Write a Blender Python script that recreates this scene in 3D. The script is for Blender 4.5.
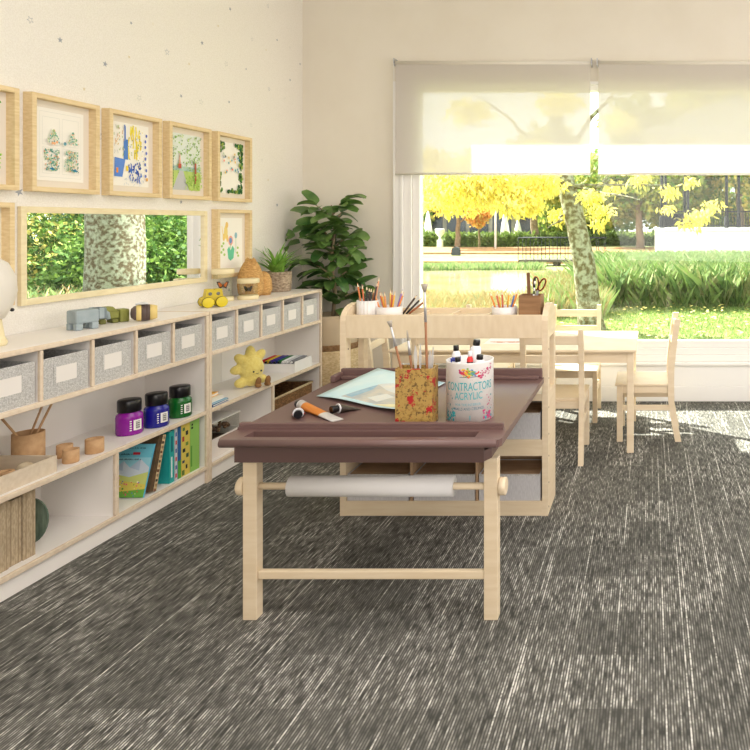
import bpy, bmesh, math, random
from mathutils import Vector, Matrix, noise
import numpy as np
R = math.radians
PI = math.pi
for o in list(bpy.data.objects): bpy.data.objects.remove(o)
S = bpy.context.scene
C = S.collection

# ------------------------------------------------------------------ camera, sky, sun, fill lights, exposure
F, VX, VY, H = 680.0, 650.0, 223.0, 1.2          # focal length and vanishing point in pixels, eye height
def at(px, py, Y): return Vector(((px-VX)*Y/F, Y, H-(py-VY)*Y/F))
cam = bpy.data.objects.new('camera', bpy.data.cameras.new('camera')); C.objects.link(cam)
cam.location = (0, 0, H); cam.rotation_euler = (PI/2, 0, 0)
cam.data.sensor_width = 36; cam.data.lens = F/750*36
cam.data.shift_x = (375-VX)/750; cam.data.shift_y = -(375-VY)/750
cam.data.clip_start = .05; cam.data.clip_end = 400
S.camera = cam

w = bpy.data.worlds.new('sky'); S.world = w; w.use_nodes = True
bg = w.node_tree.nodes['Background']
bg.inputs[0].default_value = (.93, .97, 1.0, 1); bg.inputs[1].default_value = 3.2

sun = bpy.data.objects.new('sun', bpy.data.lights.new('sun', 'SUN')); C.objects.link(sun)
E = R(40); sd = Vector((.845*math.cos(E), -.53*math.cos(E), -math.sin(E)))
sun.rotation_euler = sd.to_track_quat('-Z', 'Y').to_euler()
sun.data.energy = 24; sun.data.angle = R(1.2); sun.data.color = (1, .95, .87)

def area(name, loc, target, sx, sy, energy, col):
    l = bpy.data.lights.new(name, 'AREA'); l.shape = 'RECTANGLE'; l.size = sx; l.size_y = sy
    l.energy = energy; l.color = col
    o = bpy.data.objects.new(name, l); C.objects.link(o); o.location = loc
    o.rotation_euler = (Vector(target)-Vector(loc)).to_track_quat('-Z', 'Y').to_euler()
    return o
area('added_ceiling_fill', (0.6, 1.2, 2.93), (0.6, 1.2, 0), 2.6, 1.8, 58, (1, .965, .97))  # unseen overhead fill, added to lift the whole interior
area('added_rear_fill', (0.6, -1.3, 1.5), (-.7, 3, 1.0), 3.0, 1.8, 60, (1, .955, .93))  # added fill from behind the camera; that wall has no window
area('added_side_fill', (3.1, 2.2, 1.55), (-2.3, 2.4, 1.3), 2.6, 1.8, 54, (1, .955, .96))  # added to brighten the left wall; no window on the right side
S.view_settings.view_transform = 'Standard'; S.view_settings.look = 'None'
S.view_settings.gamma = 1; S.view_settings.use_curve_mapping = False
S.view_settings.exposure = 0.0

# ------------------------------------------------------------------ helpers
def lin(c):
    return tuple(((v/255)/12.92 if v/255 <= .04045 else ((v/255+.055)/1.055)**2.4) for v in c)
MAT = {}
def mat(name, rgb=(200, 200, 200), rough=.6, metal=0, rgb2=None, scale=10, stretch=(1, 1, 1), detail=4,
        bump=0, bscale=None, trans=0, sss=0, emit=0, alpha=1, lo=.35, hi=.65, coord='Object', sheen=0, transl=0):
    if name in MAT: return MAT[name]
    m = bpy.data.materials.new(name); m.use_nodes = True; nt = m.node_tree
    p = nt.nodes['Principled BSDF']; out = nt.nodes['Material Output']
    p.inputs['Base Color'].default_value = (*lin(rgb), 1)
    p.inputs['Roughness'].default_value = rough; p.inputs['Metallic'].default_value = metal
    if sheen: p.inputs['Sheen Weight'].default_value = sheen
    if trans: p.inputs['Transmission Weight'].default_value = trans
    if rgb2 or bump:
        tc = nt.nodes.new('ShaderNodeTexCoord'); mp = nt.nodes.new('ShaderNodeMapping')
        mp.inputs['Scale'].default_value = stretch
        nt.links.new(tc.outputs[coord], mp.inputs[0])
        n = nt.nodes.new('ShaderNodeTexNoise'); n.inputs['Scale'].default_value = scale; n.inputs['Detail'].default_value = detail
        nt.links.new(mp.outputs[0], n.inputs[0])
        if rgb2:
            r = nt.nodes.new('ShaderNodeValToRGB')
            r.color_ramp.elements[0].position = lo; r.color_ramp.elements[1].position = hi
            r.color_ramp.elements[0].color = (*lin(rgb), 1); r.color_ramp.elements[1].color = (*lin(rgb2), 1)
            nt.links.new(n.outputs[0], r.inputs[0]); nt.links.new(r.outputs[0], p.inputs['Base Color'])
        if bump:
            b = nt.nodes.new('ShaderNodeBump'); b.inputs['Strength'].default_value = bump; b.inputs['Distance'].default_value = .004
            if bscale:
                n2 = nt.nodes.new('ShaderNodeTexNoise'); n2.inputs['Scale'].default_value = bscale
                nt.links.new(tc.outputs[coord], n2.inputs[0]); nt.links.new(n2.outputs[0], b.inputs['Height'])
            else: nt.links.new(n.outputs[0], b.inputs['Height'])
            nt.links.new(b.outputs[0], p.inputs['Normal'])
    if transl:
        tr = nt.nodes.new('ShaderNodeBsdfTranslucent'); mx = nt.nodes.new('ShaderNodeMixShader'); mx.inputs[0].default_value = transl
        src = p.inputs['Base Color'].links
        if src: nt.links.new(src[0].from_socket, tr.inputs[0])
        else: tr.inputs[0].default_value = (*lin(rgb), 1)
        nt.links.new(p.outputs[0], mx.inputs[1]); nt.links.new(tr.outputs[0], mx.inputs[2]); nt.links.new(mx.outputs[0], out.inputs[0])
    MAT[name] = m; return m

def clear_mat(name, tint=(250, 253, 250), gloss=.08, fac_max=None):
    m = bpy.data.materials.new(name); m.use_nodes = True; nt = m.node_tree; nt.nodes.clear()
    out = nt.nodes.new('ShaderNodeOutputMaterial'); t = nt.nodes.new('ShaderNodeBsdfTransparent'); g = nt.nodes.new('ShaderNodeBsdfGlossy')
    t.inputs[0].default_value = (*lin(tint), 1); g.inputs['Roughness'].default_value = .02
    mx = nt.nodes.new('ShaderNodeMixShader'); mx.inputs[0].default_value = gloss
    nt.links.new(t.outputs[0], mx.inputs[1]); nt.links.new(g.outputs[0], mx.inputs[2])
    nt.links.new(mx.outputs[0], out.inputs[0]); MAT[name] = m; return m

class MB:
    """collects shapes into one mesh"""
    def __init__(s): s.bm = bmesh.new(); s.mi = 0
    def _done(s, verts, M=None, faces=None):
        if M is not None: bmesh.ops.transform(s.bm, matrix=M, verts=verts)
        fs = faces if faces is not None else {f for v in verts for f in v.link_faces}
        for f in fs: f.material_index = s.mi
        return verts
    def box(s, x0, x1, y0, y1, z0, z1, bev=0, M=None, seg=2):
        r = bmesh.ops.create_cube(s.bm, size=1)['verts']
        for v in r:
            v.co.x = x0+(v.co.x+.5)*(x1-x0); v.co.y = y0+(v.co.y+.5)*(y1-y0); v.co.z = z0+(v.co.z+.5)*(z1-z0)
        if bev:
            ed = list({e for v in r for e in v.link_edges})
            q = bmesh.ops.bevel(s.bm, geom=ed, offset=bev, segments=seg, affect='EDGES', profile=.5)
            r = list({v for f in q['faces'] for v in f.verts} | {v for v in r if v.is_valid})
            seen = set(r); st = list(r)
            while st:
                v = st.pop()
                for e in v.link_edges:
                    u = e.other_vert(v)
                    if u not in seen: seen.add(u); st.append(u)
            r = list(seen)
        return s._done(r, M)
    def bar(s, a, b, wx, wy, up=(0, 0, 1)):
        """rectangular bar from a to b; wx across, wy along up"""
        a = Vector(a); b = Vector(b); d = (b-a); L = d.length; d.normalize(); up = Vector(up)
        x = d.cross(up)
        if x.length < 1e-4: x = d.cross(Vector((0, 1, 0)))
        x.normalize(); y = x.cross(d).normalized()
        M = Matrix(((x.x, y.x, d.x, a.x), (x.y, y.y, d.y, a.y), (x.z, y.z, d.z, a.z), (0, 0, 0, 1)))
        return s.box(-wx/2, wx/2, -wy/2, wy/2, 0, L, M=M)
    def tube(s, pts, r, seg=10, caps=True):
        pts = [Vector(p) for p in pts]; n = len(pts)
        rr = r if isinstance(r, (list, tuple)) else [r]*n
        rings = []; prev = None
        for i, p in enumerate(pts):
            t = (pts[min(i+1, n-1)]-pts[max(i-1, 0)]).normalized()
            if prev is None:
                x = t.cross(Vector((0, 0, 1)))
                if x.length < 1e-3: x = Vector((1, 0, 0))
            else: x = prev-t*prev.dot(t)
            x.normalize(); prev = x; y = t.cross(x)
            rings.append([s.bm.verts.new(p+(x*math.cos(2*PI*k/seg)+y*math.sin(2*PI*k/seg))*rr[i]) for k in range(seg)])
        fs = []
        for a, b in zip(rings, rings[1:]):
            for k in range(seg):
                f = s.bm.faces.new((a[k], a[(k+1) % seg], b[(k+1) % seg], b[k])); f.smooth = True; fs.append(f)
        if caps:
            fs.append(s.bm.faces.new(rings[0][::-1])); fs.append(s.bm.faces.new(rings[-1]))
        for f in fs: f.material_index = s.mi
        return [v for g in rings for v in g]
    def lathe(s, prof, c=(0, 0, 0), seg=28, M=None, sx=1, sy=1, fn=None):
        """prof: list of (r, z); closes at r=0"""
        rings = []; c = Vector(c)
        for r, z in prof:
            if r < 1e-6: rings.append([s.bm.verts.new(c+Vector((0, 0, z)))])
            else:
                ring = []
                for k in range(seg):
                    a = 2*PI*k/seg; q = r*(fn(a, z) if fn else 1)
                    ring.append(s.bm.verts.new(c+Vector((q*math.cos(a)*sx, q*math.sin(a)*sy, z))))
                rings.append(ring)
        fs = []
        for a, b in zip(rings, rings[1:]):
            if len(a) == 1 and len(b) == 1: continue
            for k in range(seg):
                k2 = (k+1) % seg
                if len(a) == 1: f = s.bm.faces.new((a[0], b[k2], b[k]))
                elif len(b) == 1: f = s.bm.faces.new((a[k], a[k2], b[0]))
                else: f = s.bm.faces.new((a[k], a[k2], b[k2], b[k]))
                f.smooth = True; fs.append(f)
        return s._done([v for g in rings for v in g], M, fs)
    def ball(s, c, rx, ry=None, rz=None, seg=20, M=None):
        ry = ry or rx; rz = rz or rx
        v = bmesh.ops.create_uvsphere(s.bm, u_segments=seg, v_segments=max(6, seg//2), radius=1)['verts']
        for f in {f for q in v for f in q.link_faces}: f.smooth = True
        T = Matrix.Translation(c) @ (M or Matrix()) @ Matrix.Diagonal((rx, ry, rz, 1))
        return s._done(v, T)
    def prism(s, poly, a, b, axis='x', M=None):
        """extrude a 2D polygon; axis x: poly=(y,z); y: (x,z); z: (x,y)"""
        def P(u, v, t): return {'x': (t, u, v), 'y': (u, t, v), 'z': (u, v, t)}[axis]
        A = [s.bm.verts.new(P(u, v, a)) for u, v in poly]; Bv = [s.bm.verts.new(P(u, v, b)) for u, v in poly]
        n = len(poly); fs = [s.bm.faces.new(A), s.bm.faces.new(Bv[::-1])]
        for i in range(n): fs.append(s.bm.faces.new((A[i], Bv[i], Bv[(i+1) % n], A[(i+1) % n])))
        bmesh.ops.recalc_face_normals(s.bm, faces=fs)
        return s._done(A+Bv, M, fs)
    def poly(s, pts):
        f = s.bm.faces.new([s.bm.verts.new(p) for p in pts]); f.material_index = s.mi; return f
    def build(s, name, mats, parent=None, loc=None, recalc=True):
        if recalc: bmesh.ops.recalc_face_normals(s.bm, faces=s.bm.faces)
        me = bpy.data.meshes.new(name); s.bm.to_mesh(me); s.bm.free()
        for m in (mats if isinstance(mats, (list, tuple)) else [mats]): me.materials.append(m)
        o = bpy.data.objects.new(name, me); C.objects.link(o)
        if parent: o.parent = parent
        if loc is not None: o.location = loc
        return o
def tag(o, label=None, cat=None, group=None, kind=None):
    if label: o['label'] = label
    if cat: o['category'] = cat
    if group: o['group'] = group
    if kind: o['kind'] = kind
    return o
def thing(name, loc, label, cat, rz=0, group=None):
    o = bpy.data.objects.new(name, None); C.objects.link(o); o.empty_display_size = .05
    o.location = loc; o.rotation_euler = (0, 0, rz); return tag(o, label, cat, group)
def kids(o): return [c for c in bpy.data.objects if c.parent == o]
def copy_tree(o, parent=None):
    c = o.copy(); C.objects.link(c); c.parent = parent
    for ch in kids(o): copy_tree(ch, c)
    return c
def again(o, loc, rz, label, group=None):
    c = copy_tree(o); c.location = loc; c.rotation_euler = (0, 0, rz); c['label'] = label
    if group: c['group'] = group
    return c
def struct(o): o['kind'] = 'structure'; return o
def raw_mesh(name, V, Fc, mats, parent=None, mi=None, smooth=False):
    me = bpy.data.meshes.new(name); me.from_pydata([tuple(v) for v in V], [], Fc)
    for m in (mats if isinstance(mats, (list, tuple)) else [mats]): me.materials.append(m)
    if mi is not None: me.polygons.foreach_set('material_index', mi)
    if smooth: me.polygons.foreach_set('use_smooth', [True]*len(Fc))
    me.update()
    o = bpy.data.objects.new(name, me); C.objects.link(o)
    if parent: o.parent = parent
    return o
def text_mesh(body, size, name='tmp'):
    cu = bpy.data.curves.new(name, 'FONT'); cu.body = body; cu.size = size; cu.align_x = 'CENTER'; cu.resolution_u = 3
    o = bpy.data.objects.new(name, cu); me = bpy.data.meshes.new_from_object(o)
    bpy.data.objects.remove(o); return me

# ------------------------------------------------------------------ materials
birch = mat('birch', (233, 214, 184), .45, rgb2=(226, 205, 172), scale=7, stretch=(1, 1, 8), bump=.03)
birchx = mat('birch_side', (233, 214, 184), .45, rgb2=(226, 205, 172), scale=6, stretch=(1, 1, 7), bump=.03)
birchh = mat('birch_flat', (234, 216, 186), .4, rgb2=(227, 206, 173), scale=6, stretch=(1, 8, 8), bump=.03)
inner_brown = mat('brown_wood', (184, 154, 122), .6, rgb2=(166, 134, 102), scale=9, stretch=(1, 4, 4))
pale = mat('pale_beech', (239, 221, 192), .45, rgb2=(232, 212, 180), scale=8, stretch=(1, 1, 6))
framew = mat('frame_oak', (236, 212, 166), .5, rgb2=(222, 195, 146), scale=14, stretch=(3, 1, 9))
mirrorw = mat('mirror_frame_wood', (242, 228, 188), .5, rgb2=(234, 217, 174), scale=9, stretch=(1, 2, 8))
edgew = mat('beech_edge', (232, 214, 190), .5, rgb2=(222, 201, 175), scale=12, stretch=(1, 5, 5))
whitew = mat('white_laminate', (246, 240, 233), .45)
cardb = mat('cardboard_wood', (206, 166, 122), .7, rgb2=(190, 148, 104), scale=40)
paperw = mat('white_paper', (245, 242, 236), .8)
matboard = mat('mount_board', (232, 222, 206), .9)
brown = mat('brown_laminate', (110, 84, 80), .38, bump=.02, bscale=400)
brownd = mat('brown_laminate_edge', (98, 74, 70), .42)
white = mat('white_paint', (245, 243, 240), .4)
ceram = mat('white_ceramic', (236, 232, 228), .35)
black = mat('black_plastic', (16, 15, 18), .3)
metal = mat('brushed_metal', (190, 190, 192), .35, metal=.8)
cream = mat('cream_wood', (240, 226, 184), .5, rgb2=(232, 214, 168), scale=10, stretch=(1, 1, 6))
grey = mat('grey_fabric', (212, 210, 206), .95, rgb2=(172, 169, 163), scale=240, detail=2, bump=.5, sheen=.2)
darkin = mat('dark_inside', (70, 66, 62), .95)
glass = clear_mat('window_glass', gloss=.025)
jarg = clear_mat('jar_glass', (248, 250, 248), gloss=.07)

# wall paint
def wall_left_mat():
    m = mat('glitter_wallpaper', (244, 239, 230), .75, rgb2=(235, 229, 218), scale=180, detail=5, bump=.5, bscale=260)
    nt = m.node_tree; p = nt.nodes['Principled BSDF']
    v = nt.nodes.new('ShaderNodeTexVoronoi'); v.inputs['Scale'].default_value = 190
    tc = nt.nodes.new('ShaderNodeTexCoord'); nt.links.new(tc.outputs['Object'], v.inputs['Vector'])
    r = nt.nodes.new('ShaderNodeValToRGB'); r.color_ramp.elements[0].position = .16; r.color_ramp.elements[1].position = .22
    r.color_ramp.elements[0].color = (.12, .12, .12, 1); r.color_ramp.elements[1].color = (.7, .7, .7, 1)
    nt.links.new(v.outputs['Distance'], r.inputs[0]); nt.links.new(r.outputs[0], p.inputs['Roughness'])
    return m
wl = wall_left_mat()
wb = mat('wall_paint_cream', (234, 227, 213), .85, rgb2=(230, 222, 207), scale=3, bump=.04, bscale=120)
ceilm = mat('ceiling_paint', (244, 241, 235), .9)

def carpet():
    m = bpy.data.materials.new('striped_carpet_tiles'); m.use_nodes = True; nt = m.node_tree; N = nt.nodes; L = nt.links
    p = N['Principled BSDF']; p.inputs['Roughness'].default_value = .95
    tc = N.new('ShaderNodeTexCoord')
    def mp(sc, loc=(0, 0, 0)):
        q = N.new('ShaderNodeMapping'); q.inputs['Scale'].default_value = sc; q.inputs['Location'].default_value = loc
        L.new(tc.outputs['Object'], q.inputs[0]); return q
    def noise_(sc, detail=3, rough=.6, **k):
        q = N.new('ShaderNodeTexNoise'); q.inputs['Scale'].default_value = 1; q.inputs['Detail'].default_value = detail
        q.inputs['Roughness'].default_value = rough; L.new(mp(sc).outputs[0], q.inputs[0]); return q.outputs[0]
    def math_(op, a, b=None, c=None):
        q = N.new('ShaderNodeMath'); q.operation = op
        for i, x in enumerate((a, b, c)):
            if x is None: continue
            if isinstance(x, (int, float)): q.inputs[i].default_value = x
            else: L.new(x, q.inputs[i])
        return q.outputs[0]
    def ramp(x, a, b):
        q = N.new('ShaderNodeMapRange'); L.new(x, q.inputs[0]); q.inputs[1].default_value = a; q.inputs[2].default_value = b
        return q.outputs[0]
    # fine cords along Y: every cord is cut into short dashes of its own brightness
    sx = N.new('ShaderNodeSeparateXYZ'); L.new(tc.outputs['Object'], sx.inputs[0]); X, Y = sx.outputs[0], sx.outputs[1]
    def wn(a, b_=None):
        c = N.new('ShaderNodeCombineXYZ'); L.new(a, c.inputs[0])
        if b_ is not None: L.new(b_, c.inputs[1])
        q = N.new('ShaderNodeTexWhiteNoise'); q.noise_dimensions = '2D'; L.new(c.outputs[0], q.inputs[0]); return q.outputs[0]
    p_ = .0072
    cx = math_('DIVIDE', X, p_); ci = math_('FLOOR', cx); cf = math_('FRACT', cx)
    prof = math_('MULTIPLY', math_('MULTIPLY', cf, math_('SUBTRACT', 1, cf)), 4)
    shift = wn(ci)
    dy = math_('FLOOR', math_('ADD', math_('DIVIDE', Y, .024), math_('MULTIPLY', shift, 7)))
    def dashn(fy, k):
        c = N.new('ShaderNodeCombineXYZ'); L.new(math_('MULTIPLY', ci, 7.31*k), c.inputs[0]); L.new(math_('MULTIPLY', Y, fy), c.inputs[1])
        q = N.new('ShaderNodeTexNoise'); q.inputs['Scale'].default_value = 1; q.inputs['Detail'].default_value = 2; L.new(c.outputs[0], q.inputs[0]); return q.outputs[0]
    dash = ramp(dashn(19, 1), .30, .76)
    knit = wn(ci, math_('FLOOR', math_('DIVIDE', Y, .007)))
    cordb = math_('MULTIPLY', math_('GREATER_THAN', shift, .88), ramp(dashn(3.1, 1.7), .42, .60))
    bx = math_('FLOOR', math_('DIVIDE', X, .17)); row = math_('FLOOR', math_('ADD', math_('DIVIDE', Y, .21), math_('MULTIPLY', wn(bx), .0)))
    bx2 = math_('FLOOR', math_('ADD', math_('DIVIDE', X, .17), math_('MULTIPLY', wn(row), .6)))
    blk = wn(bx2, row)
    blotch = ramp(noise_((2.2, 2.2, 1), 3, .6), .35, .65)
    v = math_('POWER', dash, 1.3)
    v = math_('MULTIPLY', v, math_('ADD', math_('MULTIPLY', knit, .3), .75))
    v = math_('MULTIPLY', v, math_('ADD', math_('MULTIPLY', blk, .60), .50))
    v = math_('ADD', v, math_('MULTIPLY', cordb, math_('ADD', math_('MULTIPLY', knit, .35), .25)))
    v = math_('MULTIPLY', v, math_('ADD', math_('MULTIPLY', math_('POWER', prof, 1.6), .95), .05))
    v = math_('ADD', v, math_('MULTIPLY', blotch, .05))
    r = N.new('ShaderNodeValToRGB'); cr = r.color_ramp
    cr.elements[0].position = 0; cr.elements[0].color = (*lin((50, 50, 45)), 1)
    cr.elements[1].position = .8; cr.elements[1].color = (*lin((214, 211, 203)), 1)
    e = cr.elements.new(.30); e.color = (*lin((118, 116, 109)), 1)
    L.new(v, r.inputs[0]); L.new(r.outputs[0], p.inputs['Base Color'])
    b = N.new('ShaderNodeBump'); b.inputs['Strength'].default_value = .6; b.inputs['Distance'].default_value = .004
    L.new(v, b.inputs['Height']); L.new(b.outputs[0], p.inputs['Normal'])
    return m

# ------------------------------------------------------------------ setting
XL, YB, XR, ZC, YF = -2.34, 4.58, 3.2, 3.0, -1.6
b = MB(); b.box(XL-.1, XR+.1, YF-.1, YB, -.1, 0); struct(b.build('floor', carpet()))
b = MB(); b.box(XL-.1, XR+.1, YF-.1, YB+.2, ZC, ZC+.1); struct(b.build('ceiling', ceilm))
# left wall with the printed stars of its wallpaper
b = MB(); b.box(XL-.1, XL, YF-.1, YB, 0, ZC)
rs = random.Random(5)
def star(bm, y, z, r, hollow, rot):
    x = XL+.0006
    P = [(y+math.cos(rot+k*PI/5)*r*(1 if k % 2 == 0 else .42), z+math.sin(rot+k*PI/5)*r*(1 if k % 2 == 0 else .42)) for k in range(10)]
    if not hollow: bm.poly([(x, q[0], q[1]) for q in P])
    else:
        I = [(y+(q[0]-y)*.76, z+(q[1]-z)*.76) for q in P]
        for k in range(10):
            k2 = (k+1) % 10
            bm.poly([(x, *P[k]), (x, *P[k2]), (x, *I[k2]), (x, *I[k])])
stars = []
for px, py, r, h, c in [(105, 64, .013, 0, 1), (131, 23, .008, 0, 1), (167, 52, .016, 1, 1), (202, 43, .012, 0, 1), (226, 64, .016, 1, 2), (252, 39, .014, 1, 2),
    (277, 40, .009, 0, 1), (246, 69, .007, 0, 1), (139, 98, .015, 1, 2), (181, 96, .010, 0, 1), (201, 102, .016, 1, 2), (229, 102, .009, 0, 1), (290, 80, .010, 0, 1),
    (269, 89, .014, 1, 1), (230, 9, .011, 0, 1), (268, 6, .013, 1, 1), (290, 48, .012, 1, 2), (251, 125, .013, 1, 2), (285, 98, .008, 1, 2), (129, 57, .008, 0, 3),
    (189, 64, .008, 0, 3), (153, 24, .008, 1, 3), (84, 89, .008, 0, 3), (218, 26, .008, 0, 3), (19, 192, .016, 0, 1), (101, 137, .016, 1, 1), (181, 202, .01, 0, 1), (277, 205, .012, 0, 1),
    (300, 64, .009, 0, 1), (229, 290, .012, 0, 1), (60, 40, .012, 0, 1), (30, 20, .014, 1, 1), (266, 50, .007, 0, 3), (268, 180, .008, 0, 3), (262, 160, .01, 1, 2)]:
    Y = F*(-XL)/(VX-px); stars.append((Y, H-(py-VY)*Y/F, r*1.1, h, c))
for k in range(30): stars.append((rs.uniform(-1, 2.0), rs.uniform(1.3, 2.9), rs.uniform(.008, .016), rs.random() < .4, rs.choice((1, 2, 3))))
for y, z, r, h, c in stars:
    b.mi = c; star(b, y, z, r, h, rs.uniform(0, 6))
struct(b.build('wall_left', [wl, mat('silver_star', (158, 162, 168), .4), mat('pale_star', (196, 196, 188), .4), mat('gold_star', (222, 208, 172), .5)], recalc=False))
b = MB(); b.box(XR, XR+.1, YF-.1, YB, 0, ZC); struct(b.build('wall_right', wb))
b = MB(); b.box(XL-.1, XR+.1, YF-.2, YF-.1, 0, ZC); struct(b.build('wall_front', wb))
# back wall around the window opening
WX0, WX1, WZ0, WZ1 = -1.60, 1.25, .265, 2.13
b = MB()
b.box(XL-.1, WX0, YB, YB+.2, 0, ZC); b.box(WX1, XR+.1, YB, YB+.2, 0, ZC)
b.box(WX0, WX1, YB, YB+.2, WZ1, ZC); b.box(WX0, WX1, YB, YB+.2, 0, WZ0)
struct(b.build('wall_back', wb))
b = MB(); b.box(XL, WX0-.12, YB-.014, YB, 0, .09, .003); b.box(WX1+.12, XR, YB-.014, YB, 0, .09, .003); struct(b.build('baseboard_back', white))
b = MB(); b.box(XL, XL+.014, YF-.1, 2.0, 0, .09, .003); struct(b.build('baseboard_left', white))
# window
win = bpy.data.objects.new('window_1', None); C.objects.link(win); win.location = (0, YB, 0); struct(win)
b = MB()   # stepped casing on the room side
for x0, x1, d in ((WX0-.125, WX0-.075, .022), (WX0-.075, WX0-.055, .030), (WX0-.055, WX0, .018)):
    b.box(x0, x1, -d, 0, 0, WZ1+.02, .003)
for x0, x1, d in ((WX1, WX1+.055, .018), (WX1+.055, WX1+.075, .030), (WX1+.075, WX1+.125, .022)):
    b.box(x0, x1, -d, 0, 0, WZ1+.02, .003)
b.box(WX0, WX1, -.018, 0, WZ1, WZ1+.02)
b.box(WX0, WX1, -.012, 0, 0, .10, .003); b.box(WX0, WX1, -.008, 0, .10, WZ0-.02, .003)
b.box(WX0, WX1, -.03, 0, WZ0-.02, WZ0, .004)
b.build('casing', white, win)
b = MB()   # frame bars
fw = .05
b.box(WX0, WX0+fw, .0, .07, WZ0, WZ1, .004); b.box(WX1-fw, WX1, .0, .07, WZ0, WZ1, .004)
b.box(WX0+fw, WX1-fw, .0, .07, WZ1-.04, WZ1, .004)
b.box(WX0+fw, WX1-fw, .0, .07, WZ0, WZ0+.045, .004); b.box(WX0+fw, WX1-fw, .012, .07, WZ0+.045, WZ0+.09, .004); b.box(WX0+fw, WX1-fw, .02, .07, WZ0+.09, .405, .004)
b.build('window_frame', white, win)
b = MB(); b.box(WX0+fw, WX1-fw, .045, .051, .405, WZ1-.04); b.build('glass_pane', glass, win)
b = MB(); b.box(WX0-.02, WX1+.02, .201, .26, WZ0-.03, WZ0, .004); b.build('outer_sill', white, win)

# roller shades
def shade_mat():
    m = bpy.data.materials.new('sheer_shade_fabric'); m.use_nodes = True; nt = m.node_tree; nt.nodes.clear(); N = nt.nodes; L = nt.links
    out = N.new('ShaderNodeOutputMaterial'); t = N.new('ShaderNodeBsdfTransparent'); d = N.new('ShaderNodeBsdfDiffuse'); tr = N.new('ShaderNodeBsdfTranslucent')
    d.inputs[0].default_value = (*lin((232, 228, 220)), 1); tr.inputs[0].default_value = (*lin((234, 226, 226)), 1)
    a = N.new('ShaderNodeMixShader'); a.inputs[0].default_value = .45; L.new(d.outputs[0], a.inputs[1]); L.new(tr.outputs[0], a.inputs[2])
    c = N.new('ShaderNodeMixShader'); c.inputs[0].default_value = .30; L.new(a.outputs[0], c.inputs[1]); L.new(t.outputs[0], c.inputs[2])
    L.new(c.outputs[0], out.inputs[0]); return m
shm = shade_mat()
def shade(x0, x1, label, side):
    t = thing('roller_shade', ((x0+x1)/2, YB-.06, 1.52), label, 'window shade', group='sheer roller shades over the window')
    hw = (x1-x0)/2
    b = MB(); b.box(-hw+.008, hw-.008, -.0006, .0006, .012, .735); b.build('shade_fabric', shm, t)
    b = MB(); b.tube([(-hw+.004, .008, .745), (hw-.004, .008, .745)], .014, 14); b.build('roller_tube', mat('roller_cloth', (222, 216, 203), .7), t)
    b = MB(); b.tube([(-hw+.008, 0, .006), (hw-.008, 0, .006)], .008, 8); b.build('bottom_bar', mat('bar_cloth', (236, 231, 220), .6), t)
    for s in (-1, 1):
        b = MB(); b.box(s*hw-.003, s*hw+.003, -.012, .059, .725, .775, .001); b.build('bracket', metal, t)
    b = MB(); b.tube([(side*hw-side*.003, -.014, .74), (side*hw-side*.003, -.014, -.55 if side < 0 else .02)], .0022, 6); b.build('pull_cord', white, t)
    return t
shade(-1.70, -.389, 'left sheer cream roller shade lowered over the upper window, beside the wall corner', -1)
shade(-.351, 1.30, 'right sheer cream roller shade lowered over the upper window, right of the narrow gap', 1)

# ------------------------------------------------------------------ garden
G = -.5
def gY(py): return (H-G)*F/(py-VY)
grassm = mat('lawn_green', (112, 126, 66), .95, rgb2=(146, 146, 92), scale=3.0, detail=8, bump=.3)
b = MB()
bmesh.ops.create_grid(b.bm, x_segments=40, y_segments=50, size=1)
for v in b.bm.verts:
    v.co.x = v.co.x*60; v.co.y = 4.8+(v.co.y+1)/2*140
    v.co.z = G+.10*noise.noise(Vector((v.co.x*.15, v.co.y*.15, 0)))*(1 if v.co.y > 20 else .15)
struct(b.build('ground', grassm))
# pond
def blob(cx, cy, rx, ry, z, n=40, seed=1, rough=.12):
    r = random.Random(seed); ph = [r.uniform(0, 6) for _ in range(4)]
    return [(cx+rx*math.cos(a)*(1+rough*math.sin(3*a+ph[0])+rough*.5*math.sin(5*a+ph[1])), cy+ry*math.sin(a)*(1+rough*math.sin(2*a+ph[2])+rough*.5*math.sin(4*a+ph[3])), z) for a in [2*PI*k/n for k in range(n)]]
def water_mat():
    m = mat('pond_water', (136, 128, 98), .10, rgb2=(176, 164, 128), scale=.9, bump=.25, bscale=3)
    return m
b = MB(); b.prism([(p[0], p[1]) for p in blob(-5.2, 18.0, 5.6, 5.6, 0, seed=3, rough=.08)], G-.02, G+.09, 'z'); struct(b.build('pond_water', water_mat()))
b = MB(); b.prism([(p[0], p[1]) for p in blob(-9, 29.5, 9.5, 1.1, 0, seed=8, rough=.05)], G-.02, G+.10, 'z'); struct(b.build('gravel_path', mat('path_sand', (182, 146, 108), .95, rgb2=(160, 110, 74), scale=4)))
b = MB(); b.prism([(p[0], p[1]) for p in blob(-8, 41, 22, 4.5, 0, seed=9, rough=.05)], G-.02, G+.10, 'z'); struct(b.build('leaf_strewn_path', mat('path_leaves', (178, 142, 96), .95, rgb2=(150, 96, 54), scale=5)))

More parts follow.
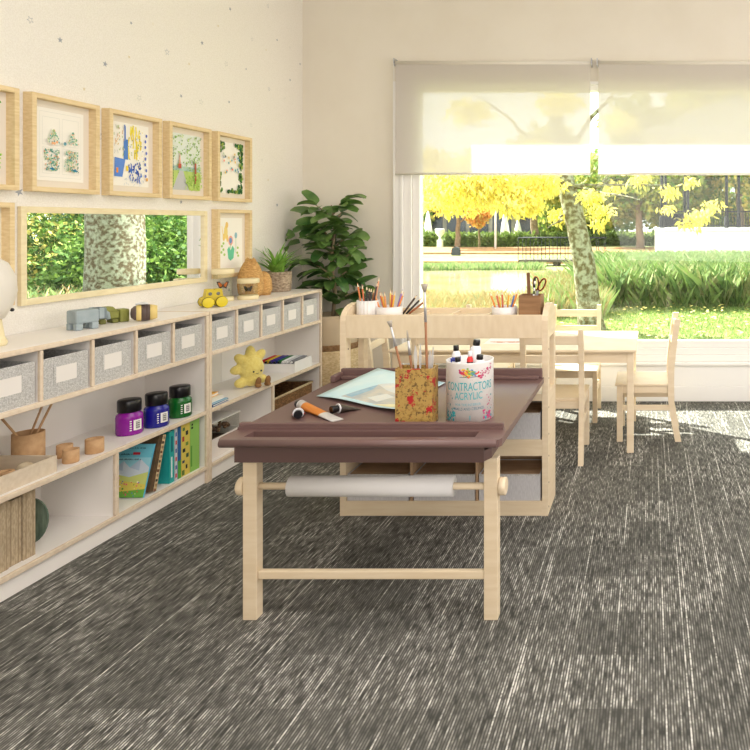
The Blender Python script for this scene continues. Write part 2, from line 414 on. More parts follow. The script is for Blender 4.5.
def leafmat(name, c1, c2): return mat(name, c1, .7, rgb2=c2, scale=1.4, detail=6, transl=.35, lo=.3, hi=.7)
L_yel = leafmat('yellow_leaves', (232, 216, 76), (248, 238, 142))
L_yel2 = leafmat('gold_leaves', (212, 192, 84), (238, 226, 140))
L_oli = leafmat('olive_leaves', (128, 142, 60), (176, 176, 90))
L_grn = leafmat('green_leaves', (86, 122, 48), (136, 164, 74))
L_dk = leafmat('dark_green_leaves', (46, 84, 34), (88, 124, 48))
L_hedge = leafmat('hedge_leaves', (92, 116, 52), (128, 146, 72))
L_org = leafmat('orange_leaves', (226, 150, 70), (240, 190, 110))
barkm = mat('lichen_bark', (92, 84, 52), .95, rgb2=(150, 154, 130), scale=14, detail=9, bump=.9, lo=.42, hi=.6)
barkb = mat('brown_bark', (112, 92, 70), .95, rgb2=(150, 132, 108), scale=8, bump=.6)
def leaf_cloud(name, blobs, n, size, mats, seed, parent=None, droop=0, shell=.35, elong=1.0):
    """leaves scattered through ellipsoids (x,y,z,rx,ry,rz)"""
    rg = np.random.default_rng(seed); B = np.array(blobs, float)
    vol = B[:, 3]*B[:, 4]*B[:, 5]; k = rg.choice(len(B), n, p=vol/vol.sum())
    d = rg.normal(size=(n, 3)); d /= np.linalg.norm(d, axis=1)[:, None]
    r = shell+(1-shell)*rg.random(n)**.6
    # clumps break up the outline
    r *= 1+.22*np.sin(d[:, 0]*7+B[k, 0])*np.sin(d[:, 2]*6+B[k, 1]*2)
    P = B[k, :3]+d*B[k, 3:6]*r[:, None]
    u = rg.normal(size=(n, 3)); u[:, 2] -= droop; u /= np.linalg.norm(u, axis=1)[:, None]
    q = rg.normal(size=(n, 3)); v = np.cross(u, q); v /= np.linalg.norm(v, axis=1)[:, None]
    s = size*(.6+.8*rg.random(n))[:, None]
    a = P; bb = P+u*s*.5*elong+v*s*.28; c = P+u*s*elong; dd = P+u*s*.5*elong-v*s*.28
    V = np.stack([a, bb, c, dd], 1).reshape(-1, 3)
    Fc = np.arange(4*n).reshape(n, 4)
    mi = rg.integers(0, len(mats), n)
    return raw_mesh(name, V.tolist(), Fc.tolist(), mats, parent, mi.tolist())
def branchy(b, p0, p1, r0, r1, n=8, wob=.1, seed=0, seg=10):
    r = random.Random(seed); p0 = Vector(p0); p1 = Vector(p1); pts = []; rr = []
    for i in range(n+1):
        t = i/n; q = p0.lerp(p1, t)
        if 0 < i < n: q += Vector((r.uniform(-1, 1), r.uniform(-1, 1), 0))*wob
        pts.append(q); rr.append(r0+(r1-r0)*t)
    b.tube(pts, rr, seg)
    return pts
def tree(name, base, h, r, blobs, n, size, mats, bark, label, seed, group=None, twigs=6, lean=(0, 0), droop=.0, shell=.3, cat='tree', elong=1.0, wob=.3):
    t = thing(name, base, label, cat, group=group)
    b = MB(); top = (lean[0], lean[1], h)
    pts = branchy(b, (0, 0, -.05), top, r, r*(.35 if wob > .1 else .8), 8, r*wob, seed)
    rr = random.Random(seed)
    for k in range(twigs):
        s = pts[rr.randint(4, 7)]; bl = rr.choice(blobs)
        e = Vector(bl[:3])+Vector([rr.uniform(-.6, .6)*bl[3+i] for i in range(3)])
        branchy(b, s, e, r*.3, r*.06, 6, r*.5, seed+k, 6)
    b.build('trunk', bark, t)
    leaf_cloud('foliage', blobs, n, size, mats, seed, t, droop, shell, elong)
    return t
# leaning lichen trunk in the middle of the window
tb = at(590, 331, gY(331)); YT = tb.y
t = thing('leaning_tree', (tb.x, tb.y, G), 'leaning lichen-covered tree trunk in the middle of the garden view, with yellow sprays', 'tree')
b = MB(); k = YT/F
def rel(px, py, dy=0): return (at(px, py, YT+dy)-Vector((tb.x, tb.y, G)))
pts = [rel(592, 336), rel(590, 318), rel(587, 290), rel(584, 262), rel(579, 238), rel(573, 210, .1), rel(566, 185, .2), rel(560, 160, .3), rel(556, 120, .4), rel(560, 60, .5)]
b.tube(pts, [.26, .20, .185, .175, .165, .16, .15, .14, .12, .07], 14)
for s, e, r0, sd_ in ((5, rel(610, 178), .045, 1), (5, rel(632, 150, -.5), .03, 2), (6, rel(500, 150, -.6), .05, 3), (7, rel(470, 90, .3), .05, 4), (6, rel(640, 200, -.8), .03, 5), (7, rel(640, 60, .4), .06, 6), (8, rel(520, 20, .4), .05, 7), (5, rel(548, 228, -.3), .03, 8), (6, rel(668, 185, -.7), .025, 9)):
    branchy(b, pts[s], e, r0, .008, 7, .06, sd_, 7)
b.build('trunk', barkm, t)
bl = []
rr = random.Random(4)
for px, py, q in ((500, 190, 18), (516, 200, 15), (540, 182, 16), (532, 205, 10), (470, 180, 20), (446, 185, 18), (430, 195, 14), (560, 215, 10), (600, 210, 9), (592, 196, 9), (616, 186, 8), (640, 178, 8), (484, 158, 14), (540, 150, 12), (430, 156, 12), (460, 200, 16), (668, 190, 8), (690, 180, 6), (598, 224, 7), (620, 120, 12), (560, 100, 14), (470, 110, 14), (700, 215, 9), (712, 205, 8), (668, 208, 6), (690, 222, 8)):
    P = rel(px, py, rr.uniform(-1.0, .6)); bl.append((*P, q*k*1.7, q*k*1.8, q*k*1.0))
leaf_cloud('foliage', bl, 9500, .07, [L_yel, L_yel, L_yel2], 11, t, 1.6, .0, 1.5)

Y2 = 38
def gtree(px, py_base, top_py, half_px, mats, bark, label, seed, trunk_px=5, n=5000, size=.4, cov=.55, group=None, shell=.25, name='broadleaf_tree'):
    Y = gY(py_base); base = at(px, py_base, Y); base.z = G; s = Y/F
    hh = (py_base-top_py)*s; cr = hh*cov/2
    r = random.Random(seed); bl = []
    for q in range(7):
        bl.append((r.uniform(-.55, .55)*half_px*s, r.uniform(-.5, .5)*half_px*s, hh-cr+r.uniform(-.55, .55)*cr, half_px*s*r.uniform(.4, .62), half_px*s*r.uniform(.4, .6), cr*r.uniform(.4, .6)))
    return tree(name, base, hh-cr, trunk_px*s/2, bl, int(n*2.2), size*.62, mats, bark, label, seed, group=group, shell=shell)
gtree(458, 249, 165, 58, [L_yel, L_yel2, L_yel], barkb, 'bright yellow autumn tree far back at the left of the window', 21, 6, 2600, .62, .75, name='yellow_tree')
gtree(535, 246, 120, 44, [L_yel2, L_oli, L_oli], barkb, 'tree with gold and olive leaves just left of the leaning trunk', 22, 9, 3600, .6, .72)
gtree(479, 247, 205, 14, [L_org, L_org, L_yel2], barkb, 'small orange sapling with a thin stem before the hedge', 23, 2.5, 900, .35, .6, name='orange_sapling')
gtree(640, 250, 95, 70, [L_oli, L_grn, L_oli], barkb, 'large olive green tree behind the reeds, right of the leaning trunk', 24, 9, 11000, .55, .9)
gtree(740, 249, 70, 80, [L_oli, L_yel2, L_grn], barkb, 'tall yellow-green tree behind the black pavilion', 25, 9, 11000, .6, .92)
gtree(585, 243, 150, 50, [L_grn, L_oli], barkb, 'distant green tree directly behind the leaning trunk', 26, 8, 6500, .7, .95)
gtree(690, 244, 150, 50, [L_grn, L_yel2, L_oli], barkb, 'distant green and gold tree between the pavilion posts', 27, 8, 7500, .7, .97)
gtree(430, 243, 150, 26, [L_yel2, L_grn], barkb, 'distant small tree at the left edge of the window', 28, 6, 3000, .7, .9)
gtree(722, 246, 186, 46, [L_grn, L_oli], barkb, 'low dense green tree filling the gaps behind the pavilion railing', 30, 6, 6500, .5, 1.15)
gtree(765, 246, 178, 40, [L_grn, L_yel2], barkb, 'low yellow-green tree behind the right end of the pavilion', 31, 6, 5500, .5, 1.15)
gtree(820, 250, 90, 70, [L_oli, L_grn], barkb, 'green tree right of the pavilion, near the photo edge', 29, 9, 6000, .6, .95)
# hedge
Yh = gY(246)
t = thing('clipped_hedge', ((470-VX)*Yh/F, Yh, G), 'long low clipped green hedge across the far side of the lawn', 'hedge')
b = MB(); b.box(-6, 14, -.5, .5, -.1, .68, .1)
b.build('core', mat('hedge_inner', (88, 108, 52), .95, rgb2=(70, 92, 40), scale=6), t)
rg = np.random.default_rng(3); n = 9000
P = np.stack([rg.uniform(-6, 14, n), np.where(rg.random(n) < .5, -.52, rg.uniform(-.5, .5, n)), rg.uniform(-.02, .7, n)], 1); P[:, 2] = np.where(P[:, 1] < -.51, P[:, 2], .71)
u = rg.normal(size=(n, 3))*.11; v = rg.normal(size=(n, 3))*.07
V = np.stack([P, P+u+v, P+2*u, P+u-v], 1).reshape(-1, 3)
raw_mesh('foliage', V.tolist(), np.arange(4*n).reshape(n, 4).tolist(), [L_hedge], t)
# café building behind the hedge
Yc = 58
t = thing('garden_cafe', ((455-VX)*Yc/F, Yc, G), 'low dark cafe building with glass front behind the hedge at left', 'building')
b = MB(); b.box(-5, 9, 0, 5, 0, 3.0); b.build('wall', mat('cafe_wall', (120, 116, 116), .8, rgb2=(170, 160, 150), scale=1.5), t)
b = MB(); b.box(-5.4, 9.4, -.8, 5.3, 3.0, 3.25); b.build('roof', mat('cafe_roof', (150, 165, 190), .6), t)
for k in range(7):
    b = MB(); b.box(-4.6+k*1.95, -3.0+k*1.95, -.05, 0, .5, 2.6); b.build('window', mat('cafe_glass', (52, 58, 74), .15), t)
for i, px in enumerate((505, 518, 428)):
    Y = 52.5; P = at(px, 246, Y); k = Y/F; hpx = (35, 26, 34)[i]
    t = thing('closed_parasol', (P.x, Y, G), ('taller white closed parasol behind the hedge, beside the lamp post', 'shorter white closed parasol right of the taller one behind the hedge', 'white closed parasol behind the hedge at the left window edge')[i], 'parasol')
    b = MB(); hh = hpx*k; b.lathe([(0, hh), (.10, hh-.15), (.28, hh*.55), (.42, hh*.22), (.2, hh*.2), (0, hh*.2)], seg=12); b.build('canopy', white, t)
    b = MB(); b.tube([(0, 0, 0), (0, 0, hh*.3)], .06, 8); b.build('pole', metal, t)
# lamp post
Y = gY(250); P = at(495.5, 250, Y)
t = thing('lamp_post', (P.x, Y, G), 'tall slim white lamp post standing before the hedge', 'lamp post')
b = MB(); b.tube([(0, 0, 0), (0, 0, 5.2)], [.075, .055], 10); b.build('pole', white, t)
b = MB(); b.lathe([(0, 5.15), (.2, 5.2), (.24, 5.5), (.05, 5.65), (0, 5.65)], seg=14); b.build('lantern', white, t)
Y = gY(247); P = at(440, 247, Y)
t = thing('garden_statue', (P.x, Y, G), 'white stone urn on a pedestal before the hedge at left', 'statue')
b = MB(); b.box(-.18, .18, -.18, .18, 0, .5, .02); b.build('pedestal', white, t)
b = MB(); b.lathe([(0, .5), (.1, .5), (.08, .7), (.3, .95), (.34, 1.25), (.26, 1.3), (0, 1.25)], seg=16); b.build('urn', white, t)
Y = gY(256); P = at(456, 256, Y)
b = MB(); b.box(-.22, .22, -.12, .12, 0, .25, .03); b.prism([(-.22, .25), (.22, .25), (.16, .40), (0, .46), (-.16, .40)], -.12, .12, 'y')
tag(b.build('litter_bin', mat('bin_dark', (52, 58, 64), .6), loc=(P.x, Y, G+.02)), 'small dark rounded bin on the lawn edge beyond the pond', 'bin')
# footbridge
Yb = 27.0; kb = Yb/F
t = thing('footbridge', (at(552, 260, Yb).x, Yb, G), 'dark low footbridge with thin railings over the pond behind the leaning trunk', 'bridge')
hwb = 1.25; zd = H-(259-VY)*kb-G
bd = mat('bridge_timber', (92, 84, 74), .8); bk = mat('dark_iron', (24, 28, 32), .8)
b = MB(); b.box(-hwb, hwb+.9, -.5, .5, zd-.10, zd, .01); b.build('deck', bd, t)
for xx in (-1.05, .2, 1.9):
    b = MB(); b.box(xx-.1, xx+.1, -.4, .4, -.1, zd-.1); b.build('pier', bd, t)
for s in (-.48, .48):
    b = MB()
    b.tube([(-hwb, s, zd+.85), (hwb+.9, s, zd+.85)], .025, 6)
    for q in range(12): b.tube([(-hwb+q*.305, s, zd), (-hwb+q*.305, s, zd+.85)], .012, 5)
    b.build('railing', bk, t)
# pavilion at the right
Yp = 24.0; kp = Yp/F; P = at(715, 260, Yp)
t = thing('bandstand', (P.x, Yp, G), 'white-walled garden bandstand with black posts and railings at right', 'pavilion')
x0 = (656-715)*kp; x1 = (810-715)*kp; zt = H-(228-VY)*kp-G
b = MB(); b.box(x0, x1, 0, 4.5, -.1, zt-.1, .02); b.box(x0-.05, x1+.05, -.06, 4.55, zt-.1, zt, .02); b.build('base_wall', white, t)
for px, yy in ((662, .15), (667, 2.5), (685, .15), (692, 2.5), (727, .15), (748, 2.5), (778, .15), (805, .15)):
    xx = (px-715)*kp
    b = MB(); b.tube([(xx, yy, zt), (xx, yy, zt+3.2)], .055, 10); b.lathe([(.09, zt), (.09, zt+.35), (.06, zt+.42)], (xx, yy, 0), 10); b.build('post', bk, t)
b = MB()
b.tube([(x0+.1, .12, zt+.58), (x1-.1, .12, zt+.58)], .03, 6); b.tube([(x0+.1, .12, zt+.08), (x1-.1, .12, zt+.08)], .02, 6)
for q in range(52): xx = x0+.1+q*(x1-x0-.2)/51; b.tube([(xx, .12, zt), (xx, .12, zt+.58)], .011, 5)
b.build('railing', bk, t)
b = MB(); b.box((664-715)*kp, (684-715)*kp, .5, .6, zt+.05, zt+.52, .01); b.build('panel', bk, t)
b = MB(); b.box(x0-.4, x1+.4, -.4, 5, zt+3.2, zt+3.4, .03); b.prism([(x0-.4, zt+3.4), (x1+.4, zt+3.4), ((x0+x1)/2, zt+4.6)], -.4, 5, 'y'); b.build('roof', mat('pavilion_roof', (160, 165, 170), .7), t)
# reeds and grasses (countless)
def blades(name, region, n, h0, h1, wd, mats, seed, label, cat, bend=.35):
    rg = np.random.default_rng(seed); x, y = region(rg, n)
    h = rg.uniform(h0, h1, n); a = rg.uniform(0, 2*PI, n); dx = np.cos(a); dy = np.sin(a); bd = bend*h*rg.random(n)
    px, py = -dy, dx; V = []
    base = np.stack([x, y, np.full(n, G)], 1); side = np.stack([px, py, np.zeros(n)], 1)*wd/2
    dirv = np.stack([dx, dy, np.zeros(n)], 1)
    m = base+dirv*(bd*.3)[:, None]; m[:, 2] += h*.55
    tp = base+dirv*bd[:, None]; tp[:, 2] += h
    V = np.stack([base-side, base+side, m+side*.8, tp, m-side*.8], 1).reshape(-1, 3)
    i = np.arange(n)*5
    Fc = np.stack([i, i+1, i+2, i+3, i+4], 1)
    o = raw_mesh(name, V.tolist(), Fc.tolist(), mats, None, rg.integers(0, len(mats), n).tolist())
    return tag(o, label, cat, kind='stuff')
R1 = mat('reed_green', (160, 184, 116), .7, transl=.3); R2 = mat('reed_pale', (184, 186, 140), .7, transl=.3); R3 = mat('reed_dark', (120, 150, 92), .7, transl=.3); R4 = mat('reed_straw', (190, 172, 124), .8, transl=.3)
def reg_reeds(rg, n):
    px = rg.uniform(598, 800, n); Y = rg.uniform(13.6, 20.5, n); return (px-VX)*Y/F, Y
blades('tall_reeds', reg_reeds, 56000, .15, .95, .010, [R1, R1, R2, R3], 5, 'dense tall green reeds beyond the lawn, right of the leaning trunk', 'reeds', 1.1)
def reg_bank(rg, n):
    px = rg.uniform(538, 606, n); Y = rg.uniform(12.0, 17.5, n); return (px-VX)*Y/F, Y
blades('bank_grass', reg_bank, 5000, .2, .6, .015, [R1, R2, R4], 6, 'loose yellow-green tufts on the pond bank around the leaning trunk', 'grass', .7)
def reg_far(rg, n):
    px = rg.uniform(415, 545, n); Y = rg.uniform(23.5, 25.2, n); return (px-VX)*Y/F, Y
blades('far_bank_plants', reg_far, 5000, .1, .32, .03, [R1, R3, R2], 7, 'low green plants along the far edge of the pond', 'plants', .8)
def reg_near(rg, n):
    px = rg.uniform(420, 545, n); Y = rg.uniform(11.0, 14.5, n); return (px-VX)*Y/F, Y
blades('dry_near_grass', reg_near, 3200, .12, .36, .010, [R4, R2, R4], 8, 'dry straw-coloured grasses on the near pond bank, lower left of the window', 'grass', .8)
def reg_lawn(rg, n):
    Y = rg.uniform(8.6, 14.5, n); return rg.uniform(-3, 3.2, n), Y
blades('lawn_blades', reg_lawn, 34000, .02, .07, .011, [R1, R3, mat('grass_bright', (166, 184, 104), .8, transl=.3)], 9, 'short bright green lawn grass below the reeds', 'grass', .8)
# fallen leaves on the lawn
rg = np.random.default_rng(10); n = 420
P = np.stack([rg.uniform(-1.5, 3, n), rg.uniform(9, 13.6, n), np.full(n, G+.075)+rg.random(n)*.02], 1)
a = rg.uniform(0, 2*PI, n); u = np.stack([np.cos(a), np.sin(a), rg.uniform(-.3, .3, n)], 1)*.04; v = np.stack([-np.sin(a), np.cos(a), rg.uniform(-.3, .3, n)], 1)*.025
V = np.stack([P-u, P+v, P+u, P-v], 1).reshape(-1, 3)
tag(raw_mesh('fallen_leaves', V.tolist(), np.arange(4*n).reshape(n, 4).tolist(), [mat('fallen_leaf', (226, 204, 120), .8)]), 'pale yellow fallen leaves scattered over the near lawn', 'leaves', kind='stuff')
# what the mirror sees: a big trunk and bushes to the right of the window view
tree('mossy_tree', (2.30, 8.85, G), 5.5, .345, [(0, 0, 5.5, 2.0, 2.0, 1.0), (.8, .5, 6.0, 1.5, 1.5, 1.0)], 3500, .2, [L_grn, L_oli], mat('pale_lichen_bark', (74, 62, 42), .95, rgb2=(128, 132, 116), scale=22, detail=9, bump=1, lo=.42, hi=.58), 'thick lichen-speckled tree trunk reflected in the long wall mirror', 41, twigs=4, wob=.04)
for i, (x, y, rx, hz, mats, lab) in enumerate((
    (6.0, 12.0, 1.7, 1.5, [L_dk, L_grn, L_yel2], 'dark bush with yellow leaves, left of the trunk in the mirror'),
    (3.6, 11.0, 1.2, 1.2, [L_dk, L_grn], 'dense green bush close behind the mossy trunk in the mirror'),
    (4.5, 12.7, 1.5, 2.0, [L_dk, L_grn, L_dk], 'dark green bush right of the trunk in the mirror'),
    (5.0, 14.8, 1.7, 2.6, [L_dk, L_oli], 'shadowy tall bush at the right end of the mirror view'),
    (7.8, 13.5, 2.0, 2.3, [L_dk, L_grn], 'dark green bush farthest left in the mirror view'),
    (5.6, 15.5, 2.2, 2.4, [L_grn, L_dk], 'tall green bush behind the others in the mirror'))):
    t = thing('garden_bush', (x, y, G), lab, 'bush')
    b = MB()
    for q in range(5): branchy(b, (0, 0, 0), (math.cos(q*1.3)*rx*.5, math.sin(q*1.3)*rx*.5, hz*.9), .04, .01, 5, .06, q+i, 6)
    b.build('stems', barkb, t)
    leaf_cloud('foliage', [(0, 0, hz*.75, rx, rx, hz*.75), (rx*.5, -.3, hz*.5, rx*.6, rx*.6, hz*.5), (-rx*.5, .3, hz*.9, rx*.6, rx*.6, hz*.6)], 15000, .085, mats, 60+i, t, .2, .45)
def reg_mir(rg, n):
    x = rg.uniform(2.2, 6.5, n); return x, 1.35*x+rg.uniform(3.0, 8.0, n)
blades('long_garden_grass', reg_mir, 16000, .2, .85, .012, [R1, R2, R3, mat('grass_seed', (214, 176, 130), .8)], 12, 'long arching grass at the foot of the bushes in the mirror', 'grass', .8)

# ------------------------------------------------------------------ shelf units
SX0, SX1 = XL, -2.04
UP, US = .2118, 1.0845                                  # cubby pitch, start-to-start
def shelf_unit(y0, label):
    t = thing('shelf_unit', (SX0+.004, y0+.001, 0), label, 'shelf unit', group='low white shelf units along the left wall')
    D = SX1-SX0-.004; Lh = US-.002; e = .012; th = .018
    def panel(name, x0, x1, y0, y1, z0, z1, edges):
        b = MB(); b.box(x0, x1-e, y0, y1, z0, z1)
        o = b.build(name, whitew, t)
        b = MB(); b.box(x1-e, x1, y0, y1, z0, z1, .003); b.build('edge_band', edgew, o)
        return o
    for y0_, y1_ in ((0, th), (Lh-th, Lh)): panel('side_panel', 0, D, y0_, y1_, 0, .772, 1)
    b = MB(); b.box(0, D-e, 0, Lh, .772, .79); top = b.build('top', whitew, t)
    b = MB(); b.box(D-e, D, 0, Lh, .772, .79, .004); b.box(0, D-e, -.0, .006, .7725, .7905); b.box(0, D-e, Lh-.006, Lh, .7725, .7905); b.build('edge_band', edgew, top)
    panel('shelf', .008, D, th, Lh-th, .582, .600, 1)
    panel('shelf', .008, D, th, Lh-th, .317, .335, 1)
    panel('bottom_shelf', .008, D, th, Lh-th, .062, .080, 1)
    b = MB(); b.box(D-.03, D-.014, th, Lh-th, 0, .062); b.build('plinth', whitew, t)
    b = MB(); b.box(0, .008, th, Lh*.5-.001, 0, .772); b.box(0, .008, Lh*.5+.001, Lh-th, 0, .772); b.build('back_panel', whitew, t)
    for k in range(1, 5): panel('divider', .008, D-.004, k*UP+.009+(-.006), k*UP+.009+.006, .600, .772, 1)
    panel('divider', .008, D-.002, Lh/2-.009, Lh/2+.009, .080, .317, 1)
    return t
U1, U2 = 3.15-US, 3.15
shelf_unit(U1, 'low white shelf unit nearer the camera, with paint jars and books')
shelf_unit(U2, 'low white shelf unit farther away, beside the leafy floor plant')

# fabric bins
cardm = mat('label_card', (236, 230, 222), .8)
def make_bin():
    t = thing('storage_bin', (0, 0, 0), 'x', 'storage bin')
    wx, wy, hz, th = .272, .187, .138, .006
    b = MB()
    b.box(0, wx, 0, wy, 0, .005); b.box(wx-th, wx, 0, wy, .005, hz, .002); b.box(0, th, 0, wy, .005, hz, .002)
    b.box(th, wx-th, 0, th, .005, hz); b.box(th, wx-th, wy-th, wy, .005, hz)
    b.build('fabric_box', grey, t)
    b = MB(); y0, y1, z0, z1 = .042, .146, .038, .112; q = .009
    b.box(wx, wx+.002, y0, y1, z0, z0+q); b.box(wx, wx+.002, y0, y1, z1-q, z1); b.box(wx, wx+.002, y0, y0+q, z0+q, z1-q); b.box(wx, wx+.002, y1-q, y1, z0+q, z1-q)
    hold = b.build('label_holder', grey, t)
    b = MB(); b.box(wx, wx+.001, y0+q, y1-q, z0+q, z1-q); b.build('label_card', cardm, t)
    return t
bin0 = None; words = ['first', 'second', 'middle', 'fourth', 'fifth']
for u, (y0, unit) in enumerate(((U1, 'nearer shelf unit'), (U2, 'farther shelf unit'))):
    for k in range(5):
        y = y0+k*UP+(.019 if k == 0 else .0165)+.0005; lab = 'grey fabric bin with cream card, %s from the left in the %s' % (words[k], unit)
        loc = (SX0+.014+.004*(k % 2), y, .6005)
        if bin0 is None: bin0 = make_bin(); bin0.location = loc; bin0['label'] = lab; bin0['group'] = 'fabric bins in the nearer unit'
        else: again(bin0, loc, 0, lab, 'fabric bins in the %s unit' % ('nearer' if u == 0 else 'farther'))

# ------------------------------------------------------------------ pictures and mirror on the left wall
pal = {}
def col(c, rough=.85):
    k = 'paint_%d_%d_%d' % c
    return mat(k, c, rough)
def art(kind, seed):
    """mesh in (y,z) 0..1 space on paper .215 x .28; returns builder + mats"""
    W_, H_ = .215, .28; r = random.Random(seed)
    b = MB(); mats = [mat('art_paper', (246, 241, 230), .85)]
    b.box(0, .002, 0, W_, 0, H_)
    idx = {}
    layer = [0]
    def use(c):
        if c not in idx: idx[c] = len(mats); mats.append(col(c))
        b.mi = idx[c]
    def P(u, v): return (.0024+layer[0]*.00003, u*W_, v*H_)
    def shape(c, pts): use(c); layer[0] += 1; b.poly([P(u, v) for u, v in pts])
    def rect(c, u0, u1, v0, v1): shape(c, [(u0, v0), (u1, v0), (u1, v1), (u0, v1)])
    def dot(c, u, v, s, asp=1, rot=0, n=7):
        shape(c, [(u+s*math.cos(rot+2*PI*k/n), v+s*asp*.77*math.sin(rot+2*PI*k/n)) for k in range(n)])
    def stroke(c, u0, v0, u1, v1, wd):
        d = math.hypot(u1-u0, v1-v0) or 1; nx, ny = -(v1-v0)/d*wd/2, (u1-u0)/d*wd/2
        shape(c, [(u0-nx, v0-ny), (u1-nx, v1-ny), (u1+nx, v1+ny), (u0+nx, v0+ny)])
    if kind == 'doors':
        for (u0, u1, v0, v1) in ((.06, .94, .05, .95), (.12, .47, .5, .88), (.53, .88, .5, .88), (.12, .47, .10, .46), (.53, .88, .10, .46)):
            for a in ((u0, v0, u1, v0), (u1, v0, u1, v1), (u1, v1, u0, v1), (u0, v1, u0, v0)): stroke((226, 224, 214), *a, .006)
        for cu, cv, n, tri in ((.3, .3, 150, 0), (.7, .3, 150, 0), (.3, .62, 60, 1), (.7, .62, 60, 1)):
            for _ in range(n):
                v = r.uniform(-.16, .14)*(1 if not tri else .6); wmax = .15 if not tri else .15*max(.1, (.1-v)/.2)
                if tri and v > .085: continue
                c = r.choice([(120, 180, 160), (92, 160, 150), (160, 196, 140), (238, 176, 128), (120, 170, 150), (196, 210, 160)])
                dot(c, cu+r.uniform(-wmax, wmax), cv+v, r.uniform(.008, .016), 1.3, r.random()*3, 5)
        for cu in (.24, .33, .28): dot((240, 178, 130), cu+.02, .52+.02*(cu > .3), .026)
        dot((104, 158, 172), .52, .53, .035); 
        for cu in (.25, .74): shape((42, 130, 160), [(cu-.06, .16), (cu, .19), (cu+.06, .15), (cu+.02, .14)])
    elif kind == 'bluegold':
        for _ in range(26): stroke(r.choice([(236, 214, 60), (244, 228, 100), (226, 200, 70)]), (u := r.uniform(.35, .78)), (v := r.uniform(.42, .85)), u+r.uniform(-.05, .05), v+r.uniform(.08, .18), .035)
        rect((84, 132, 204), .30, .42, .42, .74); rect((120, 160, 214), .32, .36, .72, .95); stroke((70, 110, 190), .34, .74, .33, .97, .03)
        for _ in range(40): stroke(r.choice([(60, 96, 190), (96, 136, 210), (50, 80, 170)]), (u := r.uniform(.42, .78)), (v := r.uniform(.12, .42)), u+r.uniform(-.05, .05), v-r.uniform(.02, .08), .026)
        shape((98, 140, 214), [(.05, .14), (.26, .14), (.34, .42), (.06, .44)]); rect((236, 150, 50), .10, .15, .2, .28); rect((240, 210, 60), .36, .42, .24, .32)
        for _ in range(34): stroke(r.choice([(236, 190, 110), (170, 190, 120), (220, 170, 110), (210, 210, 205)]), (u := r.uniform(.04, .32)), (v := r.uniform(.46, .93)), u+r.uniform(-.03, .03), v+r.uniform(.02, .07), .014)
        for k in range(8): dot((96, 116, 196), .9+.02*math.sin(k*2), .18+k*.095, .028, 1.4, k, 5)
        for _ in range(20): stroke((196, 206, 214), (u := r.uniform(.3, .85)), (v := r.uniform(.03, .13)), u+r.uniform(-.04, .04), v-.03, .01)
        for _ in range(40): dot(r.choice([(120, 160, 100), (240, 220, 90), (110, 140, 200)]), r.uniform(.4, .85), r.uniform(.3, .9), .012)
        rect((236, 170, 60), .90, .95, .1, .15)
    elif kind == 'park':
        rect((226, 232, 222), 0, 1, .35, 1); rect((190, 214, 120), 0, 1, 0, .36); shape((196, 196, 196), [(.05, 0), (.6, 0), (.38, .38), (.30, .38)])
        rect((170, 200, 190), .0, 1, .34, .42)
        for _ in range(330):
            u = r.random(); v = r.uniform(.3, .98); k = .9 if u > .5 else .4
            if r.random() < k: dot(r.choice([(150, 196, 90), (180, 212, 120), (120, 170, 84), (206, 224, 160), (160, 190, 130)]), u, v, r.uniform(.012, .026), 1, r.random()*3, 5)
        rect((176, 96, 70), .76, .82, .12, .5); rect((200, 90, 70), .2, .3, .38, .46); shape((226, 160, 140), [(.22, .46), (.28, .46), (.25, .68)])
        for _ in range(90): dot(r.choice([(170, 206, 84), (196, 220, 120), (140, 190, 70)]), r.uniform(.45, 1)*1, r.uniform(0, .32), .02)
        for k in range(26): dot((30, 36, 30), .012, .05+k*.027, .012)
    elif kind == 'garland':
        for _ in range(230):
            side = r.choice('LRRTB')
            if side == 'L': u, v = abs(r.gauss(0, .05)), r.choice([r.uniform(0, .38), r.uniform(.78, 1)])
            elif side == 'R': u, v = 1-abs(r.gauss(0, .08)), r.uniform(.12, 1)
            elif side == 'T': u, v = r.choice([r.uniform(0, .25), r.uniform(.65, 1)]), 1-abs(r.gauss(0, .06))
            else: u, v = r.uniform(.35, 1), abs(r.gauss(0, .035))
            dot(r.choice([(52, 110, 56), (34, 84, 44), (96, 140, 64), (150, 170, 80)]), min(max(u, .03), .97), min(max(v, .03), .97), r.uniform(.02, .05), 1.2, r.random()*3, 6)
        for _ in range(26): dot(r.choice([(236, 120, 90), (60, 160, 180), (240, 200, 80), (110, 150, 190), (200, 210, 190), (52, 60, 70)]), r.uniform(.15, .85), r.uniform(.32, .8), .028, 1.5, 0, 4)
    else:
        for c, u, v, s, a in (((240, 214, 130), .3, .72, .08, 2.2), ((236, 196, 110), .34, .86, .06, 1.4), ((240, 206, 120), .22, .62, .05, 2), ((240, 206, 120), .36, .6, .04, 2.6)): dot(c, u, v, s, a, 0, 10)
        stroke((240, 208, 124), .14, .84, .2, .6, .02)
        dot((240, 170, 150), .50, .55, .10, 1.3, 0, 10); dot((110, 150, 196), .5, .55, .06, 1.3, 0, 10); dot((150, 190, 200), .72, .65, .06, 1.4, 0, 8)
        shape((110, 200, 160), [(.36, .38), (.44, .44), (.5, .36), (.58, .45), (.66, .38), (.62, .2), (.5, .15), (.4, .2)])
        stroke((130, 190, 150), .5, .4, .5, .5, .02); stroke((150, 190, 150), .72, .3, .72, .6, .015)
        for u, v in ((.14, .45), (.2, .38), (.12, .33), (.24, .28), (.8, .4), (.78, .3), (.82, .24), (.2, .5)): dot((176, 206, 110), u, v, .045, .8, .6, 6)
    return b, mats
